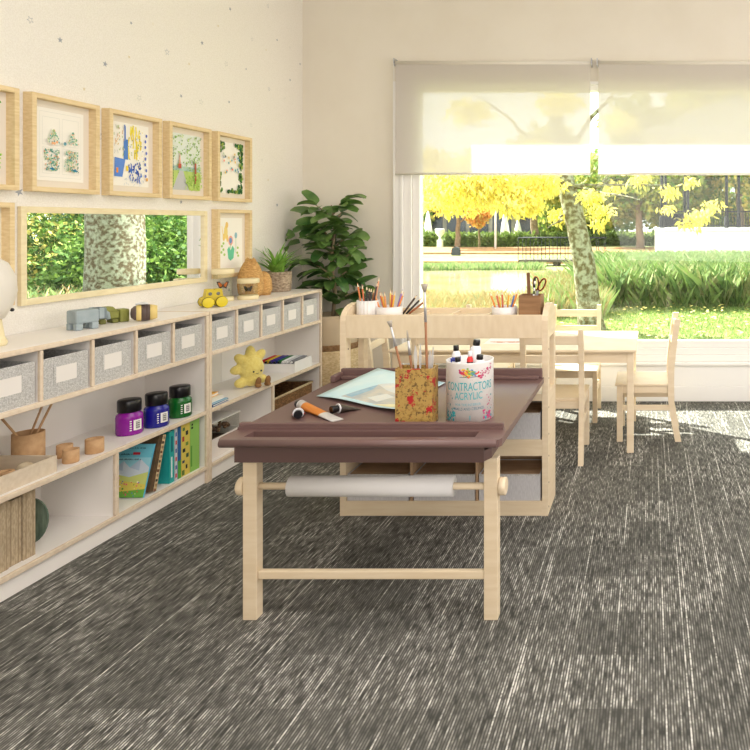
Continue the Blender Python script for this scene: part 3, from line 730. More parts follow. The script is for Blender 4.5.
def picture(y0, z0, kind, seed, label):
    t = thing('framed_picture', (XL, y0, z0), label, 'picture', group='light wood box frames on the left wall')
    W_, H_, D, q = .312, .372, .036, .019
    b = MB()
    b.box(0, D, 0, q, 0, H_, .001); b.box(0, D, W_-q, W_, 0, H_, .001); b.box(0, D, q, W_-q, 0, q, .001); b.box(0, D, q, W_-q, H_-q, H_, .001)
    b.build('frame', framew, t)
    b = MB(); b.box(.0005, .004, q, W_-q, q, H_-q); b.build('mount', matboard, t)
    b, m = art(kind, seed); o = b.build('print', m, t, recalc=False); o.location = (.0042, (W_-.215)/2, (H_-.28)/2)
    return t
FY, FP = 2.537, .3635
picture(FY-FP, 1.319, 'park', 8, 'framed print at the far left end of the top row, cut by the photo edge')
picture(FY, 1.319, 'doors', 1, 'framed print of teal flowers in a pale double door, top row')
picture(FY+FP, 1.319, 'bluegold', 2, 'framed print of bold blue and yellow brush strokes, top row')
picture(FY+2*FP, 1.319, 'park', 3, 'framed print of a grey path through a pale green park, top row')
picture(FY+3*FP, 1.319, 'garland', 4, 'framed print of bright flecks ringed by dark green leaves, top row right end')
picture(FY+3*FP, .902, 'tulip', 5, 'framed print of a green tulip and yellow animal, right of the mirror')
picture(FY-FP-.018, .902, 'tulip', 6, 'framed picture left of the long mirror, cut by the photo edge')
t = thing('wall_mirror', (XL, 2.514, .892), 'long horizontal mirror in a pale wood frame under the top row of pictures', 'mirror')
ML, MH, q = 1.058, .370, .024
b = MB(); b.box(0, .016, 0, q, 0, MH, .002); b.box(0, .016, ML-q, ML, 0, MH, .002); b.box(0, .016, q, ML-q, 0, q, .002); b.box(0, .016, q, ML-q, MH-q, MH, .002); b.build('frame', mirrorw, t)
b = MB(); b.box(.001, .005, q, ML-q, q, MH-q); b.build('mirror_glass', mat('silvered_glass', (248, 250, 250), .0, metal=1), t)

# ------------------------------------------------------------------ art table
TZ = .572; TX0, TX1, TY0, TY1 = -1.258, -.432, 1.968, 2.768
t = thing('art_table', ((TX0+TX1)/2, TY0, 0), 'art table with dark brown top, ledges and pale wood legs in the foreground', 'table')
ox, oy = (TX0+TX1)/2, TY0
hw = (TX1-TX0)/2; Ld = TY1-TY0
b = MB()
# top plate with the long slot near the front edge: a rim of four plates round the slot
def rr_rect(x0, x1, y0, y1, r, n=5):
    P = []
    for cx, cy, a0 in ((x1-r, y0+r, -PI/2), (x1-r, y1-r, 0), (x0+r, y1-r, PI/2), (x0+r, y0+r, PI)):
        for k in range(n+1): P.append((cx+r*math.cos(a0+k*PI/2/n), cy+r*math.sin(a0+k*PI/2/n)))
    return P
SY0, SY1 = .028, .080; SXa, SXb = -hw+.065, hw-.082
b.prism([(-hw+.02, 0), (hw-.02, 0), (hw-.006, .006), (hw, .02), (hw, SY0), (-hw, SY0), (-hw, .02), (-hw+.006, .006)], TZ-.022, TZ, 'z')
b.box(-hw, SXa, SY0, SY1, TZ-.022, TZ); b.box(SXb, hw, SY0, SY1, TZ-.022, TZ)
b.box(-hw, hw, SY1, Ld, TZ-.022, TZ)
b.box(SXa, SXb, SY0, SY1, TZ-.022, TZ-.018)
top = b.build('tabletop', brown, t)
b = MB(); b.tube([(-hw+.012, .004, TZ-.011), (hw-.012, .004, TZ-.011)], .0125, 12); b.build('front_rim', brown, top)
b = MB(); b.box(-hw+.006, hw-.014, .100, .118, TZ, TZ+.020, .004); b.box(-hw+.006, hw-.014, .096, .100, TZ, TZ+.008); b.build('front_ledge', brown, t)
b = MB(); b.box(-hw+.008, hw-.004, Ld-.022, Ld-.002, TZ, TZ+.040, .005); b.box(-hw+.02, hw-.016, Ld-.05, Ld-.022, TZ, TZ+.014, .004); b.build('rear_ledge', brown, t)
b = MB(); b.box(-hw+.002, -hw+.02, Ld-.10, Ld-.022, TZ, TZ+.028, .005); b.build('ledge_stop', brown, t)
b = MB()
ax0, ax1 = -1.232-ox, -.497-ox
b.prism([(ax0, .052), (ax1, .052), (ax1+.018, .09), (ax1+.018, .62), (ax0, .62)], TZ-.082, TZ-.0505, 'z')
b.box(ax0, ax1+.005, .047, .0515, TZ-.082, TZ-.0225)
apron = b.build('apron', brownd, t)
for nm, x0 in (('leg', -1.230-ox), ('leg', -.502-ox)):
    b = MB(); b.box(x0, x0+.042, 2.053-oy, 2.088-oy, 0, TZ-.0825, .002); b.build(nm, birch, t)
b = MB(); b.box(-1.188-ox, -.502-ox, 2.058-oy, 2.076-oy, .120, .147, .004); b.build('stretcher', birchh, t)
yd = 2.071-oy
b = MB(); b.tube([(-1.236-ox, yd, .399), (-.455-ox, yd, .399)], .0105, 14); dw = b.build('roll_dowel', birchh, t)
for x0, x1 in ((-1.252-ox, -1.2305-ox), (-.4595-ox, -.437-ox)):
    b = MB(); b.tube([(x0, yd, .399), (x0+.004, yd, .399), (x1-.002, yd, .399), (x1, yd, .399)], [.022, .027, .027, .024], 18); b.build('dowel_knob', birch, t)
xa, xb = at(290.5, 486, 2.071).x-ox, at(454, 486, 2.071).x-ox
b = MB(); b.lathe([(.012, 0), (.0305, 0), (.0305, xb-xa), (.012, xb-xa)], seg=32, M=Matrix.Translation((xa, yd, .399)) @ Matrix.Rotation(PI/2, 4, 'Y'))
b.box(xa+.003, xb-.003, yd+.0265, yd+.0300, .399, .408)
b.build('paper_roll', mat('roll_paper', (226, 224, 222), .8), t)

# ------------------------------------------------------------------ organizer
OX0, OX1, OY0, OY1 = -1.270, -.418, 2.785, 3.005
t = thing('art_organizer', (OX0, OY0, 0), 'pale wood art organizer with top tray, standing behind the brown art table', 'organizer')
Wd, Dp = OX1-OX0, OY1-OY0
def side_poly():
    P = [(0, 0), (Dp, 0), (Dp, .80)]
    for k in range(9):
        a = k/8*PI; P.append((Dp/2+math.cos(a)*Dp/2, .80+math.sin(a)*.062))
    return P
for x0 in (0, Wd-.024):
    b = MB(); th = .024
    b.prism([(0, 0), (Dp, 0), (Dp, .50), (0, .50)], x0, x0+th, 'x')                # lower solid
    b.prism([(0, .50), (.045, .50), (.045, .725), (0, .725)], x0, x0+th, 'x'); b.prism([(Dp-.045, .50), (Dp, .50), (Dp, .725), (Dp-.045, .725)], x0, x0+th, 'x')
    P = [(0, .725), (Dp, .725), (Dp, .80)]+[(Dp/2+math.cos(k/10*PI)*Dp/2, .80+math.sin(k/10*PI)*.062) for k in range(1, 10)]+[(0, .80)]
    b.prism(P, x0, x0+th, 'x')
    o = b.build('side_panel', birch, t)
    b = MB(); xs = x0+th if x0 > 0 else x0+th
    for z in (.03, .13, .24, .33, .44, .56, .68): b.tube([(xs-.002, .022, z), (xs+.0012, .022, z)], .0035, 10)
    b.build('screw_cap', metal if False else mat('screw_cap_dark', (120, 100, 78), .5), o)
b = MB(); b.box(.024, Wd-.024, 0, .014, .727, .823, .002); b.build('front_panel', mat('birch_front', (232, 213, 182), .45, rgb2=(225, 204, 171), scale=14, stretch=(3, 3, 1), bump=.02), t)
b = MB(); b.box(.024, Wd-.024, Dp-.014, Dp, .760, .826, .002); b.build('back_rail', birchh, t)
b = MB(); b.box(.024, Wd-.024, .014, Dp-.014, .795, .805); b.build('tray_board', birchh, t)
for xk in (.300, .435, .591):
    b = MB(); b.box(xk-.004, xk+.004, .014, Dp-.014, .805, .818); b.build('tray_divider', birchh, t)
b = MB(); b.box(.024, Wd-.024, .001, Dp, .470, .500, .002); b.build('upper_shelf', birchh, t)
b = MB(); b.box(.024, Wd-.024, .001, Dp, .300, .312); b.box(.024, Wd-.024, .001, .013, .245, .300, .001); b.box(.024, Wd-.024, .05, Dp, .245, .252); b.build('middle_shelf', birchh, t)
b = MB(); b.box(.024, Wd-.024, .001, .013, 0, .052, .001); b.box(.024, Wd-.024, .001, Dp, .052, .060); b.build('bottom_board', birchh, t)
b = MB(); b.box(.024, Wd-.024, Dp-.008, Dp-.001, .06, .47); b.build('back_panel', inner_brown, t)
cw = (Wd-.048)/3
for k in (1, 2):
    for z0, z1 in ((.06, .245), (.312, .47)):
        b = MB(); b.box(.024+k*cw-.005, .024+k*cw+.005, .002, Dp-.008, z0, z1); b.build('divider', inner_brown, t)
binm = mat('pale_drawer_fabric', (205, 203, 204), .9, rgb2=(188, 186, 187), scale=120, stretch=(3, 1, .4))
names = ['left', 'middle', 'right']; db = None
for r_, (z, hh) in enumerate(((.0602, .108), (.3122, .108))):
    for k in range(3):
        lab = 'pale grey cloth drawer box, %s one in the %s row of the art organizer' % (names[k], ['bottom', 'upper'][r_])
        loc = (OX0+.024+k*cw+(.008 if k else .003), OY0+.006, z)
        if db is None:
            db = thing('drawer_box', loc, lab, 'drawer box', group='cloth boxes in the art organizer')
            ww, dd = cw-.016, .18
            b = MB(); b.box(0, ww, 0, .005, 0, hh, .001); b.box(0, ww, dd-.005, dd, 0, hh); b.box(0, .005, .005, dd-.005, 0, hh); b.box(ww-.005, ww, .005, dd-.005, 0, hh); b.box(.005, ww-.005, .005, dd-.005, 0, .004)
            b.build('box_body', binm, db)
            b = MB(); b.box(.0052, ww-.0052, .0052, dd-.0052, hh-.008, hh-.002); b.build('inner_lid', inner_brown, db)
            b = MB(); b.box(0, ww, -.0015, 0, hh-.006, hh); b.build('top_hem', grey, db)
        else: again(db, loc, 0, lab)

# ------------------------------------------------------------------ things on the organizer tray
def pencil(parent, p, q, c, r=.0035, tip=True, bodymat=None, dark=False):
    p = Vector(p); q = Vector(q); d = (q-p).normalized()
    b = MB(); b.mi = 0; b.tube([p, q-d*.018], r, 6)
    b.mi = 1; b.tube([q-d*.018, q-d*.004], [r, r*.35], 6, caps=False); b.mi = 2; b.tube([q-d*.0045, q], [r*.4, .0003], 6)
    return b, [col(c, .45), mat('bare_pencil_wood', (236, 214, 178), .7), col(c, .45)]
PC = [(232, 140, 64), (240, 178, 60), (228, 110, 80), (206, 96, 70), (150, 110, 180), (90, 120, 190), (236, 196, 90), (228, 150, 90), (120, 160, 90)]
def pencil_thing(loc, vec, c, label, group, r=.0036, cat='pencil'):
    b, m = pencil(None, (0, 0, 0), vec, c, r)
    return tag(b.build('colored_pencil', m, loc=loc), label, cat, group)
ZT = .805
# ribbed cup
P = at(368.3, 315, 2.885); P.z = ZT+.0002
t = thing('ribbed_pencil_cup', P, 'white ribbed cup of dark brushes and pencils at the left end of the organizer tray', 'cup')
b = MB(); b.lathe([(0, 0), (.044, 0), (.045, .003), (.045, .068), (.042, .068), (.041, .004), (0, .004)], seg=96, fn=lambda a, z: 1+.03*math.sin(a*20)); b.build('cup_body', ceram, t)
rr = random.Random(2)
for i, c in enumerate([(206, 120, 60), (52, 62, 52), (196, 104, 56), (60, 46, 40), (30, 28, 30), (150, 96, 56), (40, 34, 34), (216, 150, 110), (60, 40, 34)]):
    a = -2.6+i*.62; x = -.034+i*.0085; pv = Vector((x*.5, (.02 if i % 2 else -.012), .005))
    v = Vector((x*.75+rr.uniform(-.004, .004), .0+(.012 if i % 2 else -.006), .115+rr.uniform(-.012, .025)+(.018 if i > 6 else 0)))
    bb, m = pencil(None, (0, 0, 0), v, c, .0038)
    tag(bb.build('pencil', m, loc=P+pv), ['orange-brown pencil leftmost in the ribbed cup', 'dark green pencil second in the ribbed cup', 'orange pencil third in the ribbed cup', 'dark brown pencil near the middle of the ribbed cup', 'black pencil in the middle of the ribbed cup', 'mid brown pencil right of the black one in the ribbed cup', 'near-black pencil toward the right of the ribbed cup', 'pinkish pencil second from the right in the ribbed cup', 'tall dark pencil rightmost in the ribbed cup'][i], 'pencil', 'pencils in the ribbed cup')
posn = ['leftmost', 'second from left', 'third from left', 'fourth from left', 'fifth from left', 'sixth from left', 'seventh from left', 'eighth from left', 'ninth from left', 'rightmost']
def bowl(px, lab, cols, xs, word):
    P = at(px, 314, 2.885); P.z = ZT+.0002
    t = thing('pencil_bowl', P, lab, 'bowl', group='white bowls of pencils on the organizer tray')
    b = MB(); b.lathe([(0, 0), (.048, 0), (.052, .004), (.053, .012), (.053, .042), (.049, .042), (.048, .008), (0, .006)], seg=36); b.build('bowl_body', ceram, t)
    for i, (c, x) in enumerate(zip(cols, xs)):
        pv = Vector((x*.62, (-.010, .012, .0)[i % 3], .009))
        v = Vector((x*.75, (.0, .006, -.004)[i % 3], .105-abs(x)*.25+rr.uniform(-.008, .008)))
        bb, m = pencil(None, (0, 0, 0), v, c, .0037)
        tag(bb.build('colored_pencil', m, loc=P+pv), '%s pencil in the %s bowl, %s' % (cname(c), word, posn[i]), 'pencil', 'pencils in the %s bowl' % word)
def cname(c):
    return {(232, 140, 64): 'orange', (240, 178, 60): 'golden', (228, 110, 80): 'coral', (206, 96, 70): 'rust', (150, 110, 180): 'violet', (90, 120, 190): 'blue', (236, 196, 90): 'yellow', (228, 150, 90): 'light orange', (120, 160, 90): 'green'}[c]
bowl(389.5, 'white bowl of coloured pencils, left one on the organizer tray', [PC[7], PC[2], PC[1], PC[7], PC[6], PC[3], PC[1], PC[4], PC[0]], [-.046, -.036, -.024, -.013, -.002, .010, .020, .036, .046], 'left white')
bowl(504.5, 'white bowl of coloured pencils, right one beside the wooden block holder', [PC[0], PC[2], PC[6], PC[3], PC[1], PC[5], PC[0]], [-.044, -.030, -.018, -.006, .012, .034, .044], 'right white')
for i, (dx, c, lab) in enumerate(((0, (70, 52, 40), 'dark brown pencil leaning right of the left white bowl'), (.014, (40, 34, 32), 'black pencil leaning right of the left white bowl'), (.026, (150, 84, 44), 'red-brown pencil leaning lowest, right of the left white bowl'))):
    P = at(403, 312, 2.93); P.z = ZT+.004
    bb, m = pencil(None, (0, 0, 0), (.042+dx*.5, .055, .075-i*.012), c, .0042)
    tag(bb.build('pencil', m, loc=P+Vector((dx, 0, 0))), lab, 'pencil', 'pencils leaning in the tray')
# wooden block holder
P = at(531.5, 315, 2.88); P.z = ZT+.0002
t = thing('wooden_tool_holder', P, 'square walnut-brown holder with scissors at the right end of the organizer tray', 'holder')
b = MB(); h_ = .046; 
for x0, x1, y0, y1 in ((-h_, h_, -h_, -h_+.006), (-h_, h_, h_-.006, h_), (-h_, -h_+.006, -h_+.006, h_-.006), (h_-.006, h_, -h_+.006, h_-.006)): b.box(x0, x1, y0, y1, 0, .092, .001)
b.box(-h_+.006, h_-.006, -h_+.006, h_-.006, 0, .01)
b.build('holder_body', mat('walnut', (158, 120, 82), .6, rgb2=(134, 96, 62), scale=9, stretch=(1, 1, 6)), t)
b = MB(); b.bar((0, 0, 0), (-.006, .0, .175), .010, .013); tag(b.build('wooden_ruler', mat('ruler_wood', (122, 84, 52), .7), loc=P+Vector((-.006, -.01, .0105))), 'brown wooden stick standing in the walnut holder', 'stick')
b = MB(); b.mi = 0
for k in range(11): b.mi = k % 2; b.tube([(.0+k*.0012, 0, k*.014), (.0+(k+1)*.0012, 0, (k+1)*.014)], .0035, 8)
tag(b.build('striped_straw', [black, white], loc=P+Vector((.006, -.02, .011))), 'black and white striped stick beside the scissors in the walnut holder', 'stick')
t = thing('scissors', P+Vector((.004, .008, .0105)), 'scissors with orange and black handles, handles up in the walnut holder', 'scissors', 0)
M0 = Matrix.Rotation(R(12), 4, 'Y')
b = MB(); b.box(-.006, .001, -.001, .001, 0, .10, M=M0); b.box(-.001, .006, .001, .003, 0, .10, M=M0); b.build('blade', metal, t)
for s in (-1, 1):
    for nm, rad, mt, yy in (('handle', .0042, col((222, 130, 40), .4), 0), ('handle_lining', .0022, black, -.0035)):
        b = MB(); pts = []
        for k in range(21):
            a = 2*PI*k/20; pts.append(M0 @ Vector((s*.013+math.cos(a)*.0115+s*math.sin(a)*.005, s*.001+yy, .128+math.sin(a)*.027)))
        b.tube(pts, rad, 8); b.build(nm, mt, t)

# ------------------------------------------------------------------ things on the art table
# gold tin with red splashes
def splat_mat(name, base, base2, spots, sc=14, th=.62):
    m = bpy.data.materials.new(name); m.use_nodes = True; nt = m.node_tree; N = nt.nodes; L = nt.links; p = N['Principled BSDF']; p.inputs['Roughness'].default_value = .4
    tc = N.new('ShaderNodeTexCoord')
    def nz(scale, off, detail=5):
        mp = N.new('ShaderNodeMapping'); mp.inputs['Location'].default_value = off; L.new(tc.outputs['Object'], mp.inputs[0])
        n = N.new('ShaderNodeTexNoise'); n.inputs['Scale'].default_value = scale; n.inputs['Detail'].default_value = detail; n.inputs['Roughness'].default_value = .65
        L.new(mp.outputs[0], n.inputs[0]); return n.outputs[0]
    def st(x, a, b_):
        q = N.new('ShaderNodeMapRange'); q.inputs[1].default_value = a; q.inputs[2].default_value = b_; L.new(x, q.inputs[0]); return q.outputs[0]
    cur = N.new('ShaderNodeMix'); cur.data_type = 'RGBA'; cur.inputs[6].default_value = (*lin(base), 1); cur.inputs[7].default_value = (*lin(base2), 1)
    L.new(st(nz(60, (3, 1, 2)), .52, .60), cur.inputs[0]); out = cur.outputs[2]
    for i, (c, scale, a) in enumerate(spots):
        mx = N.new('ShaderNodeMix'); mx.data_type = 'RGBA'; L.new(st(nz(scale, (i*7.3, i*2.1, i)), a, a+.02), mx.inputs[0]); L.new(out, mx.inputs[6]); mx.inputs[7].default_value = (*lin(c), 1); out = mx.outputs[2]
    L.new(out, p.inputs['Base Color']); return m
goldm = splat_mat('gold_splashed_tin', (186, 152, 84), (160, 124, 62), [((116, 88, 48), 70, .55), ((180, 34, 40), 21, .575), ((180, 34, 40), 60, .63)])
gx0, gx1 = at(395, 400, 2.115).x, at(432, 400, 2.115).x
t = thing('paint_tin', ((gx0+gx1)/2, 2.115, TZ+.0006), 'square gold tin splashed with red paint, holding brushes on the art table', 'tin')
w2 = (gx1-gx0)/2; dd = .062; hh = .174
b = MB(); b.box(-w2, w2, 0, .003, 0, hh, .001); b.box(-w2, w2, dd-.003, dd, 0, hh, .001); b.box(-w2, -w2+.003, .003, dd-.003, 0, hh); b.box(w2-.003, w2, .003, dd-.003, 0, hh); b.box(-w2+.003, w2-.003, .003, dd-.003, 0, .003)
b.build('tin_body', goldm, t)
tin = Vector(((gx0+gx1)/2, 2.115, TZ+.0055))
def brush(p, q, r, hmat, ferr, bris, label, flat=1.0, group='brushes in the gold tin', fl=.35, bl=.1):
    p = Vector(p); q = Vector(q); d = q-p; L_ = d.length
    t = thing('paint_brush', p, label, 'brush', group=group)
    b = MB(); b.tube([(0, 0, 0), d*.3, d*(1-fl)], [r*.6, r, r*.9], 8); b.build('handle', hmat, t)
    b = MB(); b.tube([d*(1-fl), d*(1-bl)], [r*.95, r*.85], 8); b.build('ferrule', ferr, t)
    b = MB(); b.tube([d*(1-bl), d*(1-bl*.4), d], [r*.8, r*1.3*flat, r*1.6*flat if flat > 1 else r*.15], 8); b.build('bristles', bris, t)
    return t
hb = mat('brush_wood', (150, 100, 62), .45); fe = mat('ferrule_metal', (206, 206, 208), .3, metal=.6); br1 = mat('bristle_grey', (176, 166, 152), .9)
def tp(px, py, Y): return at(px, py, Y)
brush(tin+Vector((.035, .035, 0)), tp(424.5, 284, 2.15), .0045, hb, fe, br1, 'tallest brush with a fan-shaped tip, standing upright in the gold tin', 1.6, fl=.28, bl=.06)
brush(tin+Vector((-.005, .02, 0)), tp(389.5, 321, 2.12), .0042, hb, fe, br1, 'brown brush leaning far left in the gold tin', 1.25, fl=.25, bl=.06)
brush(tin+Vector((-.002, .045, 0)), tp(407, 330, 2.15), .0045, hb, fe, br1, 'brush with a pointed grey tip, second from left in the gold tin', .5, fl=.28, bl=.12)
pal_w = mat('palette_knife_silver', (214, 211, 206), .35, metal=.3)
for i, (px, py, x, sw) in enumerate(((415, 345, .005, .011), (420, 343, .014, .008), (430, 350, .03, .012), (433, 346, .036, .007))):
    p = tin+Vector((x, .016+.008*i, 0)); q = tp(px, py, 2.15+.01*i); d = q-p
    t = thing('palette_knife', p, ['curved silver palette knife, leftmost in the gold tin', 'narrow silver palette knife with an upright blade in the gold tin', 'wide pale palette knife leaning right in the gold tin', 'slim pale palette knife farthest right in the gold tin'][i], 'palette knife', group='palette knives in the gold tin')
    b = MB(); b.tube([(0, 0, 0), d*.55], .0035, 8); b.build('handle', hb, t)
    b = MB(); b.tube([d*.55, d*.68], .0016, 6)
    s = Vector((1, 0, 0)); A = [d*.68-s*.003, d*.68+s*.003, d*.82+s*sw*.6, d*.97+s*sw*.3, d, d*.85-s*sw*.5]
    M_ = [Vector(a) for a in A]; v0 = [b.bm.verts.new(a) for a in M_]; v1 = [b.bm.verts.new(a+Vector((0, .001, 0))) for a in M_]
    b.bm.faces.new(v0); b.bm.faces.new(v1[::-1])
    for k in range(6): b.bm.faces.new((v0[k], v1[k], v1[(k+1) % 6], v0[(k+1) % 6]))
    b.build('blade', pal_w, t)
# white can with lettering
CY = 2.205; cr_ = .0745; P = at(470, 423, CY); P.z = TZ+.0006
t = thing('paint_can', P, 'white cylindrical paint can lettered CONTRACTORS ACRYLIC, holding paint bottles', 'paint can', R(13))
ch = .187
b = MB(); b.lathe([(0, 0), (cr_, 0), (cr_, ch-.004), (cr_+.001, ch), (cr_-.003, ch), (cr_-.003, .004), (0, .004)], seg=64); b.build('can_body', splat_mat('can_print', (238, 234, 230), (234, 230, 226), [((196, 186, 190), 70, .70), ((150, 90, 110), 48, .735)]), t)
def wrap(bm_verts, off=.0008):
    for v in bm_verts:
        a = v.co.x/cr_; z = v.co.y; v.co = Vector((math.sin(a)*(cr_+off), -math.cos(a)*(cr_+off), z))
def decal(name, items, mats_, parent):
    bm = bmesh.new()
    for me, x, y, sx, sy, mi in items:
        b2 = bmesh.new(); b2.from_mesh(me)
        for v in b2.verts: v.co = Vector((v.co.x*sx+x, v.co.y*sy+y, 0))
        xs = np.arange(-.1, .1, .004)
        for xx in xs:
            g = b2.verts[:]+b2.edges[:]+b2.faces[:]
            bmesh.ops.bisect_plane(b2, geom=g, plane_co=(xx, 0, 0), plane_no=(1, 0, 0))
        for f in b2.faces: f.material_index = mi
        m2 = bpy.data.meshes.new('t'); b2.to_mesh(m2); b2.free(); bm.from_mesh(m2)
    wrap(bm.verts)
    me = bpy.data.meshes.new(name); bm.to_mesh(me); bm.free()
    for m in mats_: me.materials.append(m)
    o = bpy.data.objects.new(name, me); C.objects.link(o); o.parent = parent; return o
def polymesh(pts):
    me = bpy.data.meshes.new('p'); me.from_pydata([(x, y, 0) for x, y in pts], [], [list(range(len(pts)))]); return me
teal = col((44, 168, 176), .5)
decal('lettering', [(text_mesh('CONTRACTORS', .0275), 0, .101, .80, 1.35, 0), (text_mesh('ACRYLIC', .0265), -.002, .073, .84, 1.25, 0), (text_mesh('FOR THE INTERIOR', .0085), -.004, .0535, 1.1, 1.25, 1), (text_mesh('WALLS AND CEILINGS', .0098), -.002, .040, 1.0, 1.25, 2), (text_mesh('1', .022), .002, .008, 1, 1, 0)], [teal, col((110, 178, 190)), col((60, 120, 142))], t)
rr = random.Random(9); items = []; sp = [(224, 52, 60), (240, 200, 50), (60, 130, 200), (228, 110, 50), (110, 170, 70), (190, 50, 110), (36, 150, 160), (60, 60, 90)]
for k in range(70):
    c = rr.randrange(6); x = rr.gauss(.0, .017); y = .156+rr.gauss(0, .006); s = rr.uniform(.002, .005)
    if abs(x) > .034: continue
    c = min(5, max(0, int((x+.034)/.068*6+rr.uniform(-1, 1))))
    c = [5, 0, 1, 4, 2, 0][c]
    items.append((polymesh([(x+s*math.cos(a)*rr.uniform(.6, 1.6), y+s*math.sin(a)*rr.uniform(.5, 1.2)) for a in [q*PI/4 for q in range(8)]]), 0, 0, 1, 1, c))
items.append((polymesh([(-.03, .1445), (.03, .1445), (.03, .1428), (-.03, .1428)]), 0, 0, 1, 1, 7))
for k in range(90):
    side = rr.choice((-1, 1)); x = side*rr.uniform(.045, .085); y = abs(rr.gauss(0, .035))+.004; s = rr.uniform(.0012, .0045)*(1 if y < .04 else .6)
    c = 6 if side < 0 else rr.choice((5, 5, 6))
    items.append((polymesh([(x+s*math.cos(a)*rr.uniform(.5, 1.5), y+s*math.sin(a)*rr.uniform(.5, 1.8)) for a in [q*PI/3 for q in range(6)]]), 0, 0, 1, 1, c))
for k in range(60):
    x = rr.uniform(.03, .085); y = .142+(x-.03)*.55+rr.gauss(0, .006); s = rr.uniform(.0008, .003)
    if y > .180: continue
    items.append((polymesh([(x+s*math.cos(a)*rr.uniform(.5, 1.5), y+s*math.sin(a)*rr.uniform(.5, 1.5)) for a in [q*PI/3 for q in range(6)]]), 0, 0, 1, 1, 5))
decal('paint_splash', items, [col(c, .5) for c in sp], t)
# bottles in the can
def bottle(p, q, r, bodycol, capc, label, band=None):
    p = Vector(p); q = Vector(q); d = q-p
    t = thing('paint_bottle', p, label, 'paint bottle', group='paint bottles in the white can')
    b = MB(); b.tube([(0, 0, 0), d*.88, d*.925], [r, r, r*.55], 16); b.build('bottle_body', bodycol, t)
    b = MB(); b.tube([d*.922, d*.928, d*.99, d], [r*.6, r*.66, r*.64, r*.58], 16); b.build('cap', capc, t)
    if band:
        b = MB(); b.tube([d*.78, d*.84], [r*1.02, r*1.02], 16); b.build('label_band', band, t)
wp = mat('white_plastic', (236, 235, 236), .35)
cb = P+Vector((0, 0, .009))
bottle(cb+Vector((-.03, -.03, 0)), at(456, 345, CY-.03), .0135, wp, black, 'white paint bottle with a black cap, upright at left in the paint can', col((70, 80, 160)))
bottle(cb+Vector((-.005, .0, 0)), at(477, 339.5, CY), .0175, wp, black, 'taller white paint bottle with black cap, tilted right in the paint can', None)
bottle(cb+Vector((-.040, .012, 0)), at(452.5, 358, CY+.012), .0105, col((40, 56, 170), .4), col((40, 56, 170), .4), 'blue paint bottle low at the left rim of the paint can')
bottle(cb+Vector((-.012, -.052, 0)), at(457.5, 357, CY-.05), .0125, wp, black, 'short paint bottle with only its black cap above the can front rim')
bottle(cb+Vector((.028, -.035, 0)), at(480, 354.5, CY-.035), .0165, wp, black, 'bottle with a wide black cap just above the can rim at right')
bottle(cb+Vector((.012, -.045, 0)), at(470, 351, CY-.04), .010, col((210, 40, 40), .4), wp, 'red paint bottle leaning in the middle of the paint can', black)
# watercolour sheet
def sheet_mat():
    m = bpy.data.materials.new('mountain_watercolour'); m.use_nodes = True; nt = m.node_tree; N = nt.nodes; L = nt.links; p = N['Principled BSDF']; p.inputs['Roughness'].default_value = .8
    tc = N.new('ShaderNodeTexCoord'); n = N.new('ShaderNodeTexNoise'); n.inputs['Scale'].default_value = 6.5; n.inputs['Detail'].default_value = 5; n.inputs['Distortion'].default_value = .8
    L.new(tc.outputs['Object'], n.inputs[0]); r = N.new('ShaderNodeValToRGB'); cr = r.color_ramp
    cr.elements[0].position = .30; cr.elements[0].color = (*lin((150, 190, 200)), 1); cr.elements[1].position = .72; cr.elements[1].color = (*lin((236, 226, 190)), 1)
    for ps, c in ((.42, (184, 218, 224)), (.5, (206, 228, 228)), (.56, (182, 196, 196)), (.62, (214, 214, 200))):
        e = cr.elements.new(ps); e.color = (*lin(c), 1)
    L.new(n.outputs[0], r.inputs[0]); L.new(r.outputs[0], p.inputs['Base Color']); return m
cs = [Vector((-1.205, 2.455, TZ+.003)), Vector((-.835, 2.235, TZ+.018)), Vector((-.800, 2.66, TZ+.004)), Vector((-1.095, 2.735, TZ+.045))]
b = MB(); n = 10; gv = []
b.mi = 0
o3 = Vector((-1.0, 2.5, TZ))
for i in range(n+1):
    row = []
    for j in range(n+1):
        u, v = i/n, j/n; p = cs[0].lerp(cs[1], u).lerp(cs[3].lerp(cs[2], u), v)
        p.z += .006*math.sin(u*PI)*math.sin(v*PI)+.004*math.sin(u*6)*(1-v)
        row.append(b.bm.verts.new(p-o3))
    gv.append(row)
for i in range(n):
    for j in range(n): f = b.bm.faces.new((gv[i][j], gv[i+1][j], gv[i+1][j+1], gv[i][j+1])); f.smooth = True
